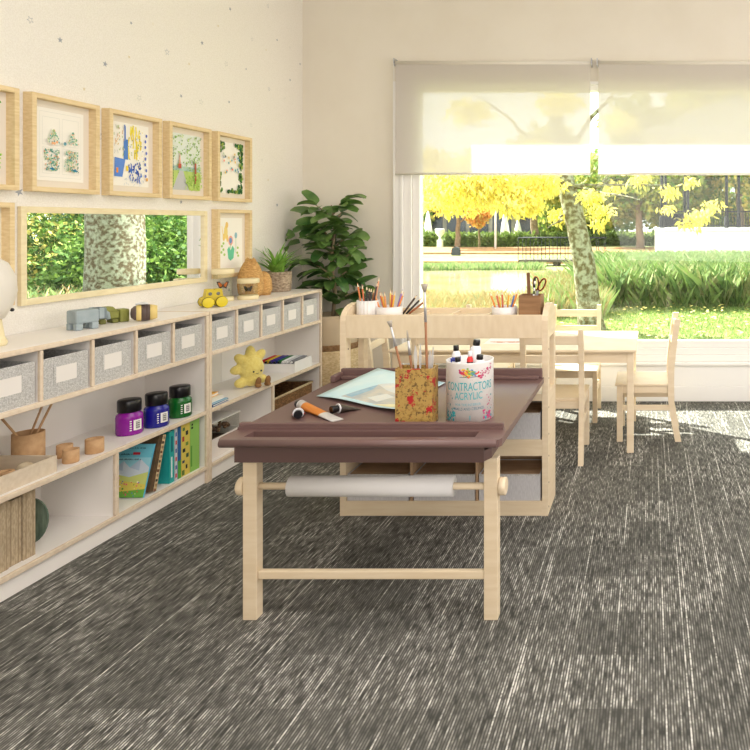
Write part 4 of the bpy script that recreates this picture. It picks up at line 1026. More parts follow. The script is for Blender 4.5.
# painted mountain shapes follow the sheet
def on(u, v, k=.0006):
    fi = min(u*n, n-.001); fj = min(v*n, n-.001); i, j = int(fi), int(fj); a, c_ = fi-i, fj-j
    q = gv[i][j].co.lerp(gv[i+1][j].co, a).lerp(gv[i][j+1].co.lerp(gv[i+1][j+1].co, a), c_); return q+Vector((0, 0, k))
def patch(poly_, mi, k):
    b.mi = mi; xs = [p[0] for p in poly_]; m_ = 14
    # fill by vertical slices so it bends with the paper
    def yr(x):
        ys = []
        for (xa_, ya), (xb_, yb) in zip(poly_, poly_[1:]+poly_[:1]):
            if (xa_-x)*(xb_-x) <= 0 and xa_ != xb_: ys.append(ya+(yb-ya)*(x-xa_)/(xb_-xa_))
        return (min(ys), max(ys)) if len(ys) > 1 else None
    x0, x1 = min(xs)+1e-4, max(xs)-1e-4
    for s in range(m_):
        ua, ub = x0+(x1-x0)*s/m_, x0+(x1-x0)*(s+1)/m_; ya, yb = yr(ua), yr(ub)
        if not ya or not yb: continue
        for q in range(6):
            f0, f1 = q/6, (q+1)/6
            try: b.poly([on(ua, ya[0]+(ya[1]-ya[0])*f0, k), on(ub, yb[0]+(yb[1]-yb[0])*f0, k), on(ub, yb[0]+(yb[1]-yb[0])*f1, k), on(ua, ya[0]+(ya[1]-ya[0])*f1, k)])
            except ValueError: pass
patch([(.28, .06), (.42, .52), (.52, .62), (.97, .42), (.97, .05)], 1, .0006)
patch([(.42, .50), (.52, .62), (.97, .44), (.97, .33), (.6, .40)], 2, .0009)
patch([(.3, .10), (.42, .50), (.46, .34), (.4, .08)], 3, .0009)
patch([(.55, .14), (.66, .32), (.78, .28), (.7, .1)], 2, .0012)
patch([(.60, .75), (.74, .98), (.98, .98), (.98, .66)], 3, .0008)
patch([(.70, .03), (.97, .03), (.97, .14)], 4, .0012)
sh = b.build('watercolour_sheet', [mat('sheet_sky', (196, 226, 230), .85, rgb2=(214, 234, 232), scale=9), mat('sheet_mountain', (176, 184, 182), .85, rgb2=(208, 202, 184), scale=22), mat('sheet_snow', (226, 224, 208), .85, rgb2=(210, 216, 212), scale=30), mat('sheet_shadow_blue', (140, 178, 196), .85, rgb2=(172, 198, 206), scale=26), mat('sheet_meadow', (232, 226, 182), .85)], recalc=False, loc=o3)
sh.modifiers.new('paper', 'SOLIDIFY').thickness = .0006
tag(sh, 'pale blue watercolour sheet of a mountain lying curled on the art table', 'painting')
# paint tubes
def ptube(p, q, r, bodym, band, label, endcap=True):
    p = Vector(p); q = Vector(q); d = (q-p); L_ = d.length; dn = d.normalized(); side = dn.cross(Vector((0, 0, 1))).normalized()
    t = thing('paint_tube', p, label, 'paint tube', group='paint tubes lying on the art table')
    b = MB(); b.tube([(0, 0, 0), dn*.003, dn*.022, dn*.024], [r*.75, r*.8, r*.72, r*.7], 16); b.build('cap', black, t)
    b = MB(); n_ = 8; rings = []
    for k in range(n_+1):
        f = k/n_; c = dn*(.024+(L_-.024)*f); rx = r*(1+.25*f); rz = r*(1-f)+.0012*f
        rings.append([b.bm.verts.new(c+side*rx*math.cos(a)+Vector((0, 0, 1))*(rz*math.sin(a)-(r-rz)*1)) for a in [2*PI*m/16 for m in range(16)]])
    for a_, c_ in zip(rings, rings[1:]):
        kk = rings.index(a_)
        for m in range(16):
            f = b.bm.faces.new((a_[m], a_[(m+1) % 16], c_[(m+1) % 16], c_[m])); f.smooth = True; f.material_index = 1 if band and 1 <= kk <= 4 else 0
    b.bm.faces.new(rings[0][::-1]); b.bm.faces.new(rings[-1])
    b.build('tube_body', [bodym, band or bodym], t)
    b = MB(); b.tube([dn*.023, dn*.027], [r*1.01, r*1.01], 16); b.build('shoulder', wp, t)
tm = mat('tube_foil', (222, 220, 218), .35, metal=.3)
def tt(px, py, dz): 
    Y = (H-TZ-dz)*F/(py-VY); return Vector(((px-VX)*Y/F, Y, TZ+dz))
ptube(tt(298, 415, .017), tt(298, 415, .017)+Vector((-.03, .062, 0)), .0165, col((190, 44, 48), .4), None, 'red paint tube with its black cap facing the camera, nearest the table ledge')
ptube(tt(297.5, 403.5, .0162), tt(338, 416, .0162), .0155, mat('tube_foil_dull', (206, 202, 198), .4, metal=.2), col((206, 124, 40), .4), 'paint tube with an orange band and flattened silver end, lying diagonally')
ptube(tt(331, 410, .0162), tt(331, 410, .0162)+Vector((.055, .075, 0)), .016, col((60, 52, 44), .4), None, 'dark paint tube with black cap, right of the orange-banded tube')

# ------------------------------------------------------------------ dining table and chairs
DX0, DX1, DY0, DY1, DZ = -1.360, -.070, 3.53, 4.16, .540
t = thing('dining_table', ((DX0+DX1)/2, (DY0+DY1)/2, 0), 'pale beech children\'s table by the window, behind the organizer', 'table')
hx, hy = (DX1-DX0)/2, (DY1-DY0)/2
b = MB(); b.box(-hx, hx, -hy, hy, DZ-.014, DZ, .004); b.build('tabletop', pale, t)
b = MB(); a_ = .018
b.box(-hx+.05, hx-.05, -hy+a_, -hy+a_+.014, DZ-.07, DZ-.014); b.box(-hx+.05, hx-.05, hy-a_-.014, hy-a_, DZ-.07, DZ-.014)
b.box(-hx+a_, -hx+a_+.014, -hy+.05, hy-.05, DZ-.07, DZ-.014); b.box(hx-a_-.014, hx-a_, -hy+.05, hy-.05, DZ-.07, DZ-.014); b.build('apron', pale, t)
for sx in (-1, 1):
    for sy in (-1, 1):
        b = MB(); cx, cy = sx*(hx-.033), sy*(hy-.033); b.box(cx-.018, cx+.018, cy-.018, cy+.018, 0, DZ-.014, .003); b.build('leg', pale, t)
def make_chair():
    """origin on the floor at the seat centre; faces +y (backrest at -y)"""
    t = thing('wooden_chair', (0, 0, 0), 'x', 'chair', group="children's beech chairs around the table")
    hw, hd, sz = .158, .150, .318
    b = MB(); b.box(-hw, hw, -hd+.012, hd+.008, sz-.014, sz, .004); b.build('seat', pale, t)
    b = MB()
    b.box(-hw+.02, hw-.02, hd-.028, hd-.014, sz-.05, sz-.014); b.box(-hw+.02, hw-.02, -hd+.004, -hd+.018, sz-.05, sz-.014)
    for s in (-1, 1): x = s*(hw-.012); b.box(x-.007, x+.007, -hd+.02, hd-.03, sz-.05, sz-.014)
    b.build('seat_rail', pale, t)
    for s in (-1, 1):
        b = MB(); x = s*(hw-.014); b.box(x-.014, x+.014, hd-.034, hd-.002, 0, sz-.014, .002); b.build('leg', pale, t)
        # curved back post: foot kicks out, top leans back
        x0, x1 = s*hw-(.026 if s > 0 else 0), s*hw+(.026 if s < 0 else 0)
        cl = [(-.190, 0), (-.178, .06), (-.163, .14), (-.152, .22), (-.150, .32), (-.152, .40), (-.162, .50), (-.176, .60), (-.188, .67)]
        poly_ = [(y-.017, z) for y, z in cl]+[(y+.017, z) for y, z in cl[::-1]]
        b = MB()
        for (ya, za), (yb, zb) in zip(cl, cl[1:]):
            b.prism([(ya-.016, za), (yb-.016, zb), (yb+.018, zb), (ya+.018, za)], x0, x1, 'x')
        bmesh.ops.remove_doubles(b.bm, verts=b.bm.verts, dist=1e-5)
        b.build('back_post', pale, t)
        b = MB(); xx = s*(hw-.012); b.box(xx-.006, xx+.006, -hd+.004, hd-.034, .17, .20, .002); b.build('stretcher', pale, t)
    for z0, z1, y in ((.595, .640, -.181), (.500, .540, -.164)):
        b = MB(); b.box(-hw+.024, hw-.024, y-.008, y+.008, z0, z1, .003); b.build('back_rail', pale, t)
    return t
ch0 = make_chair()
ch0.location = (-.488, 3.56, 0); ch0['label'] = 'pale wooden chair with its back to the camera, just right of the organizer'
again(ch0, (-1.025, 3.56, 0), 0, 'pale wooden chair with its back to the camera, seen through the organizer posts')
again(ch0, (-.475, 4.225, 0), PI, 'pale wooden chair on the window side of the table, facing the camera at right')
again(ch0, (-1.03, 4.225, 0), PI, 'pale wooden chair on the window side of the table, hidden behind the organizer at left')
again(ch0, (-.034, 3.885, 0), PI/2, 'pale wooden chair at the right end of the table, seen from its side')
again(ch0, (-1.385, 3.86, 0), -PI/2+R(4), 'pale wooden chair at the left end of the table, behind the organizer post')
# drawing on the table
b = MB(); b.box(-.13, .13, -.09, .09, 0, .0006); b.mi = 1
r = random.Random(3)
for k in range(26): x = r.uniform(-.1, .07); y = -.035+r.uniform(-.012, .012); s = r.uniform(.006, .014); b.poly([(x+s*math.cos(a)*1.6, y+s*math.sin(a), .0009+k*.00001) for a in [q*PI/3 for q in range(6)]])
tag(b.build('drawing_sheet', [mat('drawing_paper', (250, 244, 234), .9), col((214, 150, 128))], loc=(-.78, 3.80, DZ), recalc=False), 'white drawing sheet with faint red figures on the beech table', 'paper')

# ------------------------------------------------------------------ things on top of the shelves
ZS = .7906
def onshelf(px, py, z=.79, X=None):
    Y = (H-z)*F/(py-VY)
    if X is not None: Y = -X*F/(VX-px)
    return Vector(((px-VX)*Y/F if X is None else X, Y, z+.0006))
# elephant block toy (faces +y)
P = onshelf(84, 331); P.x = -2.19
gm = mat('blue_grey_wood', (160, 172, 176), .6, rgb2=(146, 160, 164), scale=20); gm2 = mat('dark_grey_wood', (118, 130, 136), .6)
t = thing('elephant_toy', (-2.185, 2.640, ZS), 'blue-grey wooden elephant toy on the nearer shelf top, left of the green toy', 'toy', R(-18)); t.scale = (.86,)*3
b = MB(); b.box(-.035, .035, -.065, .03, .028, .088, .008); b.build('body', gm, t)
for x in (-.033, .011):
    for y in (-.065, .0): b = MB(); b.box(x, x+.022, y, y+.028, 0, .03, .003); b.build('leg', gm, t)
b = MB(); b.box(-.028, .028, .0315, .068, .036, .090, .008); hd_ = b.build('head', gm2, t)
b = MB(); b.tube([(0, .068, .065), (0, .085, .055), (0, .09, .03)], [.014, .011, .009], 10); b.build('trunk', gm, hd_)
for s in (-1, 1): b = MB(); b.box(s*.0285-.004+(.004*s), s*.0285+.004+(.004*s), .028, .05, .042, .09, .003); b.build('ear', gm, hd_)
# green toy
P = onshelf(115, 326); gn = mat('olive_wood', (146, 148, 70), .6, rgb2=(130, 132, 60), scale=20); gn2 = mat('olive_wood_dark', (112, 114, 50), .6)
t = thing('crocodile_toy', (-2.215, 2.800, ZS), 'olive green wooden animal toy between the grey elephant and the bee', 'toy', R(-30)); t.scale = (.85,)*3
b = MB(); b.box(-.028, .028, -.07, .02, .02, .055, .006); b.prism([(-.06, .055), (.015, .055), (-.005, .078), (-.045, .078)], -.024, .024, 'x'); b.build('body', gn, t)
b = MB(); b.box(-.030, .030, .022, .062, .0, .062, .006); b.build('head', gn, t)
for y in (-.06, -.01): b = MB(); b.box(-.034, .034, y, y+.024, 0, .0195, .003); b.build('leg', gn2, t)
# bee
P = onshelf(144, 321)
t = thing('bee_toy', (-2.115, P.y, ZS), 'wooden bee toy with brown and cream stripes near the end of the nearer shelf top', 'toy', R(38)); t.scale = (.92,)*3
ys = mat('bee_cream', (232, 206, 130), .5); bs = mat('bee_brown', (92, 76, 70), .5)
prof = [(0, -.052), (.02, -.049), (.031, -.038), (.0365, -.022), (.0375, 0), (.036, .02), (.033, .036), (.029, .047), (0, .048)]
def seg_(z0, z1, m):
    pr = []
    def rad(z):
        for (r0, a), (r1, c_) in zip(prof, prof[1:]):
            if a <= z <= c_ and c_ > a: return r0+(r1-r0)*(z-a)/(c_-a)
        return 0
    zs = sorted(set([z0, z1]+[z for _, z in prof if z0 < z < z1])); pr = [(0, z0)]+[(rad(z), z) for z in zs]+[(0, z1)]
    b = MB(); b.lathe(pr, seg=28, M=Matrix.Translation((0, 0, .038)) @ Matrix.Rotation(PI/2, 4, 'Y')); return b
seg_(-.0515, -.03, bs).build('stripe', bs, t); seg_(-.03, -.012, ys).build('stripe', ys, t); seg_(-.012, .006, bs).build('stripe', bs, t); seg_(.006, .022, ys).build('stripe', ys, t) if False else None
seg_(.006, .020, ys).build('stripe', bs, t); seg_(.020, .0475, ys).build('face', ys, t)
for s in (-1, 1): b = MB(); b.ball((-.01, s*.018, .078), .024, .013, .0025, 14, Matrix.Rotation(s*.3, 4, 'X')); b.build('wing', mat('wing_white', (222, 226, 228), .4), t)
# yellow car
P = onshelf(211, 307)
yw = mat('mustard_wood', (214, 190, 50), .5); yw2 = mat('mustard_wheel', (224, 202, 40), .45)
t = thing('wooden_car_toy', (-2.135, P.y, ZS), 'mustard yellow wooden car with big round wheels on the farther shelf top', 'toy car', R(48))
b = MB(); b.prism([(-.052, .022), (.052, .022), (.050, .048), (.040, .052), (.034, .088), (.006, .088), (.002, .080), (-.002, .088), (-.030, .088), (-.036, .052), (-.052, .046)], -.022, .022, 'y'); b.build('body', yw, t)
for x in (-.028, .030):
    for s in (-1, 1):
        M_ = Matrix.Translation((x, s*.033, .0255)) @ Matrix.Rotation(PI/2, 4, 'X')
        b = MB(); b.lathe([(0, -.009), (.022, -.009), (.025, -.007), (.025, .007), (.022, .009), (0, .009)], seg=28, M=M_); wh = b.build('wheel', yw2, t)
        b = MB(); b.lathe([(.0252, -.004), (.0262, -.003), (.0262, .003), (.0252, .004)], seg=28, M=M_); b.build('tyre', mat('dark_rubber', (70, 60, 40), .7), wh)
for x in (-.016, .018):
    b = MB(); b.lathe([(0, .0), (.008, .0), (.008, .0015), (0, .0015)], (0, 0, 0), 16, Matrix.Translation((x, -.022, .066)) @ Matrix.Rotation(PI/2, 4, 'X')); b.build('window', col((120, 120, 116), .4), t)
# butterfly jars
def bug_jar(loc, h, r, lid, label, bc, rz=0, bs_=1):
    t = thing('butterfly_jar', loc, label, 'jar', rz, 'clear wood-lidded butterfly jars')
    b = MB(); b.lathe([(0, 0), (r*.97, 0), (r, .002), (r, lid*.8), (r*.97, lid*.82), (0, lid*.82)], seg=32); b.build('base', cream, t)
    b = MB(); b.lathe([(r*.90, lid*.82), (r*.90, h-lid)], seg=32); b.build('jar_wall', jarg, t)
    b = MB(); b.lathe([(0, h-lid), (r*1.02, h-lid), (r*1.05, h-lid+.003), (r*1.05, h-.003), (r*1.02, h), (0, h)], seg=32); b.build('lid', cream, t)
    tb_ = thing('toy_butterfly', Vector(loc)+Vector((0, 0, h*.48)), 'toy butterfly inside the %s' % ('taller jar, orange and black wings' if bs_ > 1 else 'shorter jar, dark wings'), 'butterfly', rz)
    for s in (-1, 1):
        b = MB(); pts = [(0, .002), (s*.014, .017), (s*.024, .016), (s*.020, .002), (s*.016, -.006), (s*.014, -.014), (s*.005, -.010), (0, -.003)]
        pts = [(x*bs_, z*bs_) for x, z in pts]
        b.prism(pts if s > 0 else pts[::-1], -.0005, .0005, 'y', M=Matrix.Rotation(s*R(22), 4, 'Z'))
        wg = b.build('wing', bc, tb_)
        b = MB(); b.prism([(x*.62+s*.004, z*.62+.002) for x, z in (pts if s > 0 else pts[::-1])], -.0012, -.0008, 'y', M=Matrix.Rotation(s*R(22), 4, 'Z')); b.build('wing_spot', col((206, 110, 40)) if bs_ > 1 else col((40, 36, 34)), wg)
    b = MB(); b.tube([(0, 0, -.012*bs_), (0, 0, .012*bs_)], .0018, 8); b.build('body', black, tb_)
bug_jar((-2.245, 3.575, ZS), .168, .050, .026, 'taller clear jar with wooden lid and orange butterfly, behind the yellow car', col((44, 34, 30)), R(38), 1.25)
bug_jar((-2.165, 3.665, ZS), .110, .050, .024, 'shorter clear jar with wooden lid, in front of the woven pear-shaped basket', col((30, 28, 28)), R(38), .95)
# woven pear basket
wov = mat('woven_seagrass', (216, 172, 108), .9, rgb2=(182, 136, 78), scale=70, stretch=(1, 1, 2.5), bump=1)
t = thing('woven_animal_basket', (-2.235, 3.805, ZS), 'rounded tan woven basket with small ears between the jars and the potted plant', 'basket')
b = MB(); b.lathe([(0, 0), (.048, 0), (.061, .02), (.066, .06), (.062, .11), (.050, .155), (.034, .188), (.016, .205), (0, .209)], seg=32, fn=lambda a, z: 1+.012*math.sin(z*300)); b.build('body', wov, t)
for s in (-1, 1): b = MB(); b.lathe([(.016, 0), (.012, .014), (0, .028)], (s*.022, s*-.010, .190), 12); b.build('ear', wov, t)
b = MB(); b.lathe([(0, 0), (.034, 0), (.044, .03), (.042, .08), (.030, .115), (.012, .132), (0, .135)], (.030, .075, 0), 26, fn=lambda a, z: 1+.012*math.sin(z*300)); b.build('tail_lobe', wov, t)
# plant in woven pot
P = onshelf(274.5, 292.5); pm = mat('braided_pot', (186, 166, 142), .9, rgb2=(132, 112, 90), scale=60, stretch=(1, 1, 2), bump=1)
t = thing('potted_fern', (-2.238, 4.085, ZS), 'small spiky green plant in a braided pot at the far end of the shelves', 'potted plant')
b = MB(); b.lathe([(0, 0), (.070, 0), (.074, .01), (.076, .06), (.077, .118), (.070, .118), (.068, .1), (0, .1)], seg=36, fn=lambda a, z: 1+.02*math.sin(a*18+z*120)); b.build('pot', pm, t)
rg_ = random.Random(7); V = []; Fc = []
def add_leaf(V, Fc, p, az, el, L_, w_, bend, prof=None, n_=8, tw=0):
    az_d = Vector((math.cos(az), math.sin(az), 0)); side = Vector((-math.sin(az), math.cos(az), 0)); q = Vector(p); e = el
    base = len(V)
    for k in range(n_+1):
        f = k/n_; wd = w_*(prof(f) if prof else math.sin(PI*min(1, f*.9+.1))**.8)
        dirv = az_d*math.cos(e)+Vector((0, 0, 1))*math.sin(e); nrm = side.cross(dirv)
        sd = side*math.cos(tw)+nrm*math.sin(tw)
        V += [tuple(q-sd*wd+nrm*-wd*.25), tuple(q), tuple(q+sd*wd+nrm*-wd*.25)]
        q = q+dirv*(L_/n_); e -= bend/n_
    for k in range(n_):
        a = base+3*k; Fc += [(a, a+1, a+4, a+3), (a+1, a+2, a+5, a+4)]
for k in range(40):
    el = rg_.uniform(.7, 1.5); add_leaf(V, Fc, (rg_.uniform(-.02, .02), rg_.uniform(-.02, .02), .1), rg_.uniform(0, 2*PI), el, rg_.uniform(.15, .24), .0145, rg_.uniform(.5, 1.0), lambda f: max(.03, (1-f)**.7*min(1, f*4+.4)))
V = [(max(x, -.055), y, z) for x, y, z in V]
raw_mesh('leaves', V, Fc, [mat('fern_green', (160, 204, 92), .45, rgb2=(112, 166, 64), scale=12, transl=.25)], t, smooth=True)
# lamp at the far left
P = Vector((-2.195, 2.262, ZS))
t = thing('night_lamp', P, 'white rounded table lamp at the left end of the shelf, cut by the photo edge', 'lamp')
b = MB(); b.lathe([(0, 0), (.04, 0), (.044, .01), (.036, .03), (.028, .09), (0, .09)], seg=28); b.build('base', cream, t)
b = MB(); b.lathe([(0, .09), (.035, .09), (.055, .13), (.068, .18), (.064, .23), (.045, .275), (.015, .298), (0, .30)], seg=32, fn=lambda a, z: 1+.012*math.sin(a*14)); b.build('lamp_shade', mat('lamp_white', (248, 244, 236), .5, transl=.4), t)
b = MB(); b.ball((.032, .044, .115), .006); b.build('switch', black, t)

# ------------------------------------------------------------------ middle shelf, nearer unit
ZM = .3355
t = thing('wooden_tray', (-2.285, 2.10, ZM), 'shallow pale wooden tray of natural pieces at the left of the middle shelf', 'tray')
tw_, tl = .22, .268; b = MB()
b.box(0, tw_, 0, tl, 0, .006); b.box(tw_-.007, tw_, 0, tl, .006, .056, .001); b.box(0, .007, 0, tl, .006, .056, .001); b.box(.007, tw_-.007, 0, .007, .006, .056); b.box(.007, tw_-.007, tl-.007, tl, .006, .056)
b.build('tray_box', mat('pale_tray', (222, 206, 184), .6, rgb2=(212, 194, 170), scale=9, stretch=(1, 6, 6)), t)
stone = mat('pebble_cream', (222, 204, 172), .7, rgb2=(200, 180, 146), scale=30)
b = MB(); b.ball((0, 0, .020), .026, .022, .020, 18); tag(b.build('pebble', stone, loc=(-2.135, 2.325, ZM+.0065)), 'smooth cream pebble in the tray corner nearest the cups', 'pebble')
b = MB(); b.lathe([(.013, 0), (.024, 0), (.026, .005), (.024, .010), (.013, .010), (.013, 0)], seg=24); tag(b.build('wooden_ring', cardb, loc=(-2.13, 2.245, ZM+.035)), 'flat tan wooden ring on top of the pieces in the tray', 'ring')
b = MB()
b.ball((0, 0, .014), .05, .055, .014, 18); tag(b.build('wood_slice', mat('dark_driftwood', (130, 96, 66), .9, rgb2=(92, 66, 44), scale=30), loc=(-2.16, 2.215, ZM+.0065)), 'dark brown wood piece under the ring in the tray', 'wood piece')
b = MB(); b.tube([(0, -.09, .0), (.01, 0, .003), (0, .09, .0)], [.006, .008, .005], 8); tag(b.build('driftwood_stick', mat('pale_stick', (206, 176, 130), .8), loc=(-2.085, 2.24, ZM+.0145)), 'pale driftwood stick along the tray front', 'stick')
P = Vector((-2.235, 2.445, ZM))
t = thing('wooden_pencil_cup', P, 'tall tan wooden cup holding two sticks behind the pale tray', 'cup')
b = MB(); b.lathe([(0, 0), (.044, 0), (.046, .003), (.046, .112), (.042, .112), (.041, .006), (0, .006)], seg=36); b.build('cup_body', cardb, t)
for i, (a, c, r_) in enumerate((((.0, .03, .010), (-.02, -.08, .185), .004), ((-.005, -.02, .010), (.03, .065, .205), .004), ((-.024, -.008, .010), (-.002, .062, .2), .0035))):
    b = MB(); b.tube([a, c], r_, 8); tag(b.build('wooden_stick', cardb, loc=P), ['thin stick leaning left in the tan cup', 'thicker stick leaning right in the tan cup', 'thinner stick leaning right, just behind the thicker one in the tan cup'][i], 'stick', 'sticks in the tan cup')
for X_, Y_, r_, h_, lab in ((-2.165, 2.515, .0245, .045, 'small round tan wooden cup, rear left of the three on the middle shelf'), (-2.095, 2.460, .0245, .047, 'small round tan wooden cup, front one of the three nearest the shelf edge'), (-2.095, 2.565, .0290, .052, 'largest of the three small tan wooden cups, at right')):
    b = MB(); b.lathe([(0, 0), (r_*.97, 0), (r_, .002), (r_, h_), (r_*.86, h_), (r_*.84, .006), (0, .006)], seg=30); tag(b.build('small_wooden_cup', cardb, loc=(X_, Y_, ZM)), lab, 'cup', 'three small wooden cups')
def paint_jar(X_, Y_, r_, h_, c, word):
    t = thing('paint_jar', (X_, Y_, ZM), '%s paint jar with a black screw lid on the middle shelf' % word, 'paint jar', R(40), 'three paint jars on the middle shelf')
    m = mat('jar_'+word, c, .25)
    b = MB(); b.lathe([(0, 0), (r_*.93, 0), (r_, .006), (r_, h_*.50), (r_*.96, h_*.57), (r_*.78, h_*.63), (r_*.78, h_*.66), (0, h_*.66)], seg=40); b.build('jar_body', m, t)
    b = MB(); b.lathe([(0, h_*.66), (r_*.86, h_*.66), (r_*.88, h_*.67), (r_*.88, h_*.97), (r_*.84, h_), (0, h_)], seg=60, fn=lambda a, z: 1+.008*math.sin(a*30)); b.build('lid', black, t)
    def cyl(a0, a1, z0, z1, off, mi, b):
        n_ = 8; b.mi = mi
        for k in range(n_):
            A, B_ = a0+(a1-a0)*k/n_, a0+(a1-a0)*(k+1)/n_; q = r_+off
            b.poly([(q*math.sin(A), -q*math.cos(A), z0), (q*math.sin(B_), -q*math.cos(B_), z0), (q*math.sin(B_), -q*math.cos(B_), z1), (q*math.sin(A), -q*math.cos(A), z1)])
    b = MB(); cyl(.25, .95, h_*.14, h_*.44, .0005, 0, b)
    cyl(.42, .78, h_*.18, h_*.40, .0007, 1, b)
    for k in range(5): cyl(-.02, .12, h_*(.14+k*.065), h_*(.17+k*.065), .0005, 0, b)
    for k in range(6): cyl(.45+k*.055, .47+k*.055, h_*.2, h_*.38, .001, 2, b)
    for zz in (.24, .30, .36): cyl(.45, .76, h_*zz, h_*(zz+.015), .0012, 0, b)
    b.build('label', [paperw, col((170, 168, 168)), black], t, recalc=False)
paint_jar(-2.140, 2.795, .0465, .140, (140, 20, 150), 'purple')
paint_jar(-2.105, 2.900, .0455, .140, (24, 26, 140), 'dark blue')
paint_jar(-2.105, 3.045, .0455, .136, (8, 100, 30), 'green')

# ------------------------------------------------------------------ bottom shelf, nearer unit
ZB = .0805
cloth = mat('linen_book_cloth', (196, 176, 146), .95, rgb2=(168, 148, 118), scale=60, stretch=(3, 3, 1), bump=.5)
def book(loc, th, dp, ht, cov, page, label, tiltx=0, group=None, spine_art=None, rz=0):
    """stands with its spine toward +x, thickness along y"""
    t = thing('book', Vector(loc)+Vector((0, 0, th*math.sin(abs(tiltx))+.0004)), label, 'book', 0, group); t.rotation_euler = (tiltx, 0, rz)
    b = MB(); c = .002
    b.box(-dp, 0, 0, c, 0, ht); b.box(-dp, 0, th-c, th, 0, ht); b.box(-c, 0, c, th-c, 0, ht); b.build('cover', cov, t)
    b = MB(); b.box(-dp+.004, -c, c, th-c, .003, ht-.003); b.build('pages', page, t)
    if spine_art:
        b = MB(); mats_ = []
        for z0, z1, y0, y1, c_ in spine_art:
            b.mi = len(mats_); mats_.append(col(c_)); b.poly([(.0004, th*y0, ht*z0), (.0004, th*y1, ht*z0), (.0004, th*y1, ht*z1), (.0004, th*y0, ht*z1)])
        b.build('spine_print', mats_, t, recalc=False)
    return t
y = 2.160
for i, (th, ht, lab) in enumerate(((.040, .222, 'beige linen-bound book at the far left of the bottom shelf'), (.046, .214, 'beige linen-bound book in the middle of the three on the bottom shelf'), (.044, .226, 'beige linen-bound book standing rightmost of the three on the bottom shelf'), )):
    book((-2.075-.006*i % .01, y, ZB), th, .19, ht, cloth, mat('aged_pages', (206, 190, 160), .9), lab, group='linen-bound books', spine_art=[(.0, 1.0, .18, .24, (150, 128, 98)), (.0, 1.0, .76, .82, (156, 134, 104))]); y += th+.004
# leaf ornament
t = thing('leaf_ornament', (-2.155, 2.372, ZB), 'dark grey-green leaf-shaped ornament tucked right of the linen books', 'ornament'); t.scale = (.8, .8, .8)
b = MB(); P_ = [(math.sin(a)*.075*abs(math.sin(a/2))**.3*(1 if a < PI else 1), .10-math.cos(a)*.098) for a in [k*2*PI/24 for k in range(24)]]
b.prism(P_, 0, .006, 'y', M=Matrix.Rotation(R(0), 4, 'Z')); b.build('leaf_blade', mat('slate_green', (132, 150, 130), .8, rgb2=(88, 108, 92), scale=9, stretch=(6, 1, 1.2), bump=.6), t)
b = MB(); b.tube([(0, -.001, 0.002), (0, -.001, .195)], .0028, 6); b.build('midrib', col((150, 146, 110)), t)
# picture books
page = mat('book_pages', (238, 232, 220), .85)
def leanbook():
    tilt = R(-18)
    t = book((-2.062, 2.765, ZB), .008, .215, .208, col((88, 176, 206)), page, 'blue picture book with hills on its cover, leaning in front of the other books', tilt, 'picture books on the bottom shelf')
    b = MB(); mats_ = []; W_, H_ = .213, .206; lay = [0]
    def sh_(c, pts):
        lay[0] += 1; b.mi = len(mats_); mats_.append(col(c)); b.poly([(-W_+u*W_, -.0003-lay[0]*.00003, v*H_) for u, v in pts])
    def R_(c, u0, u1, v0, v1): sh_(c, [(u0, v0), (u1, v0), (u1, v1), (u0, v1)])
    R_((112, 196, 216), 0, 1, 0, 1); R_((150, 210, 224), 0, 1, .48, .75)
    sh_((206, 216, 226), [(0, .5), (.16, .62), (.3, .52), (.48, .68), (.62, .56), (.8, .72), (1, .56), (1, .3), (0, .3)])
    sh_((178, 196, 214), [(.3, .52), (.48, .68), (.5, .5)]); sh_((178, 196, 214), [(.62, .56), (.8, .72), (.82, .5)])
    sh_((206, 214, 120), [(0, .36), (.3, .45), (.65, .38), (1, .48), (1, 0), (0, 0)]); sh_((224, 206, 90), [(0, .26), (.4, .33), (1, .24), (1, 0), (0, 0)])
    sh_((110, 172, 66), [(0, .12), (.3, .08), (1, .16), (1, 0), (0, 0)])
    r = random.Random(4)
    for k in range(60):
        u, v, s = r.uniform(.02, .96), r.uniform(.03, .3), r.uniform(.008, .022); c = r.choice([(220, 70, 60), (236, 120, 80), (250, 240, 200), (230, 90, 120), (90, 150, 60), (90, 110, 190)])
        sh_(c, [(u+s*math.cos(a), v+s*math.sin(a)) for a in [q*PI/3 for q in range(6)]])
    for u in (.34, .46): sh_((206, 50, 50), [(u-.045, .16), (u+.045, .16), (u+.02, .32), (u-.02, .32)]); sh_((240, 200, 160), [(u+.03*math.cos(a), .36+.03*math.sin(a)) for a in [q*PI/4 for q in range(8)]])
    # two lines of small illegible handwriting strokes
    for row, (u0, u1, v) in enumerate(((.42, .86, .92), (.14, .62, .80), (.36, .8, .705))):
        u = u0
        while u < u1:
            wdt = r.uniform(.015, .03); sh_((46, 74, 100), [(u, v), (u+wdt*.5, v+r.uniform(.015, .035)), (u+wdt, v+.004), (u+wdt, v-.008), (u+wdt*.5, v+.006), (u, v-.008)]); u += wdt+r.choice((.004, .004, .02))
    R_((190, 40, 56), .64, .78, .80, .85)
    b.build('cover_art', mats_, t, recalc=False)
leanbook()
book((-2.062, 2.800, ZB), .040, .20, .226, mat('brown_cover', (104, 78, 50), .7, rgb2=(78, 62, 40), scale=30), page, 'brown patterned book with a multicoloured spine, leaning behind the blue one', R(-15), 'picture books on the bottom shelf',
     [(.0, 1, .55, 1, (226, 196, 150))]+[(k/12, k/12+.05, .6+.1*(k % 2), .9, [(220, 90, 60), (240, 180, 70), (60, 110, 120), (230, 230, 210)][k % 4]) for k in range(12)])
book((-2.080, 2.848, ZB), .012, .20, .212, col((28, 26, 30)), page, 'thin black book leaning between the brown and teal ones', R(-15), 'picture books on the bottom shelf')
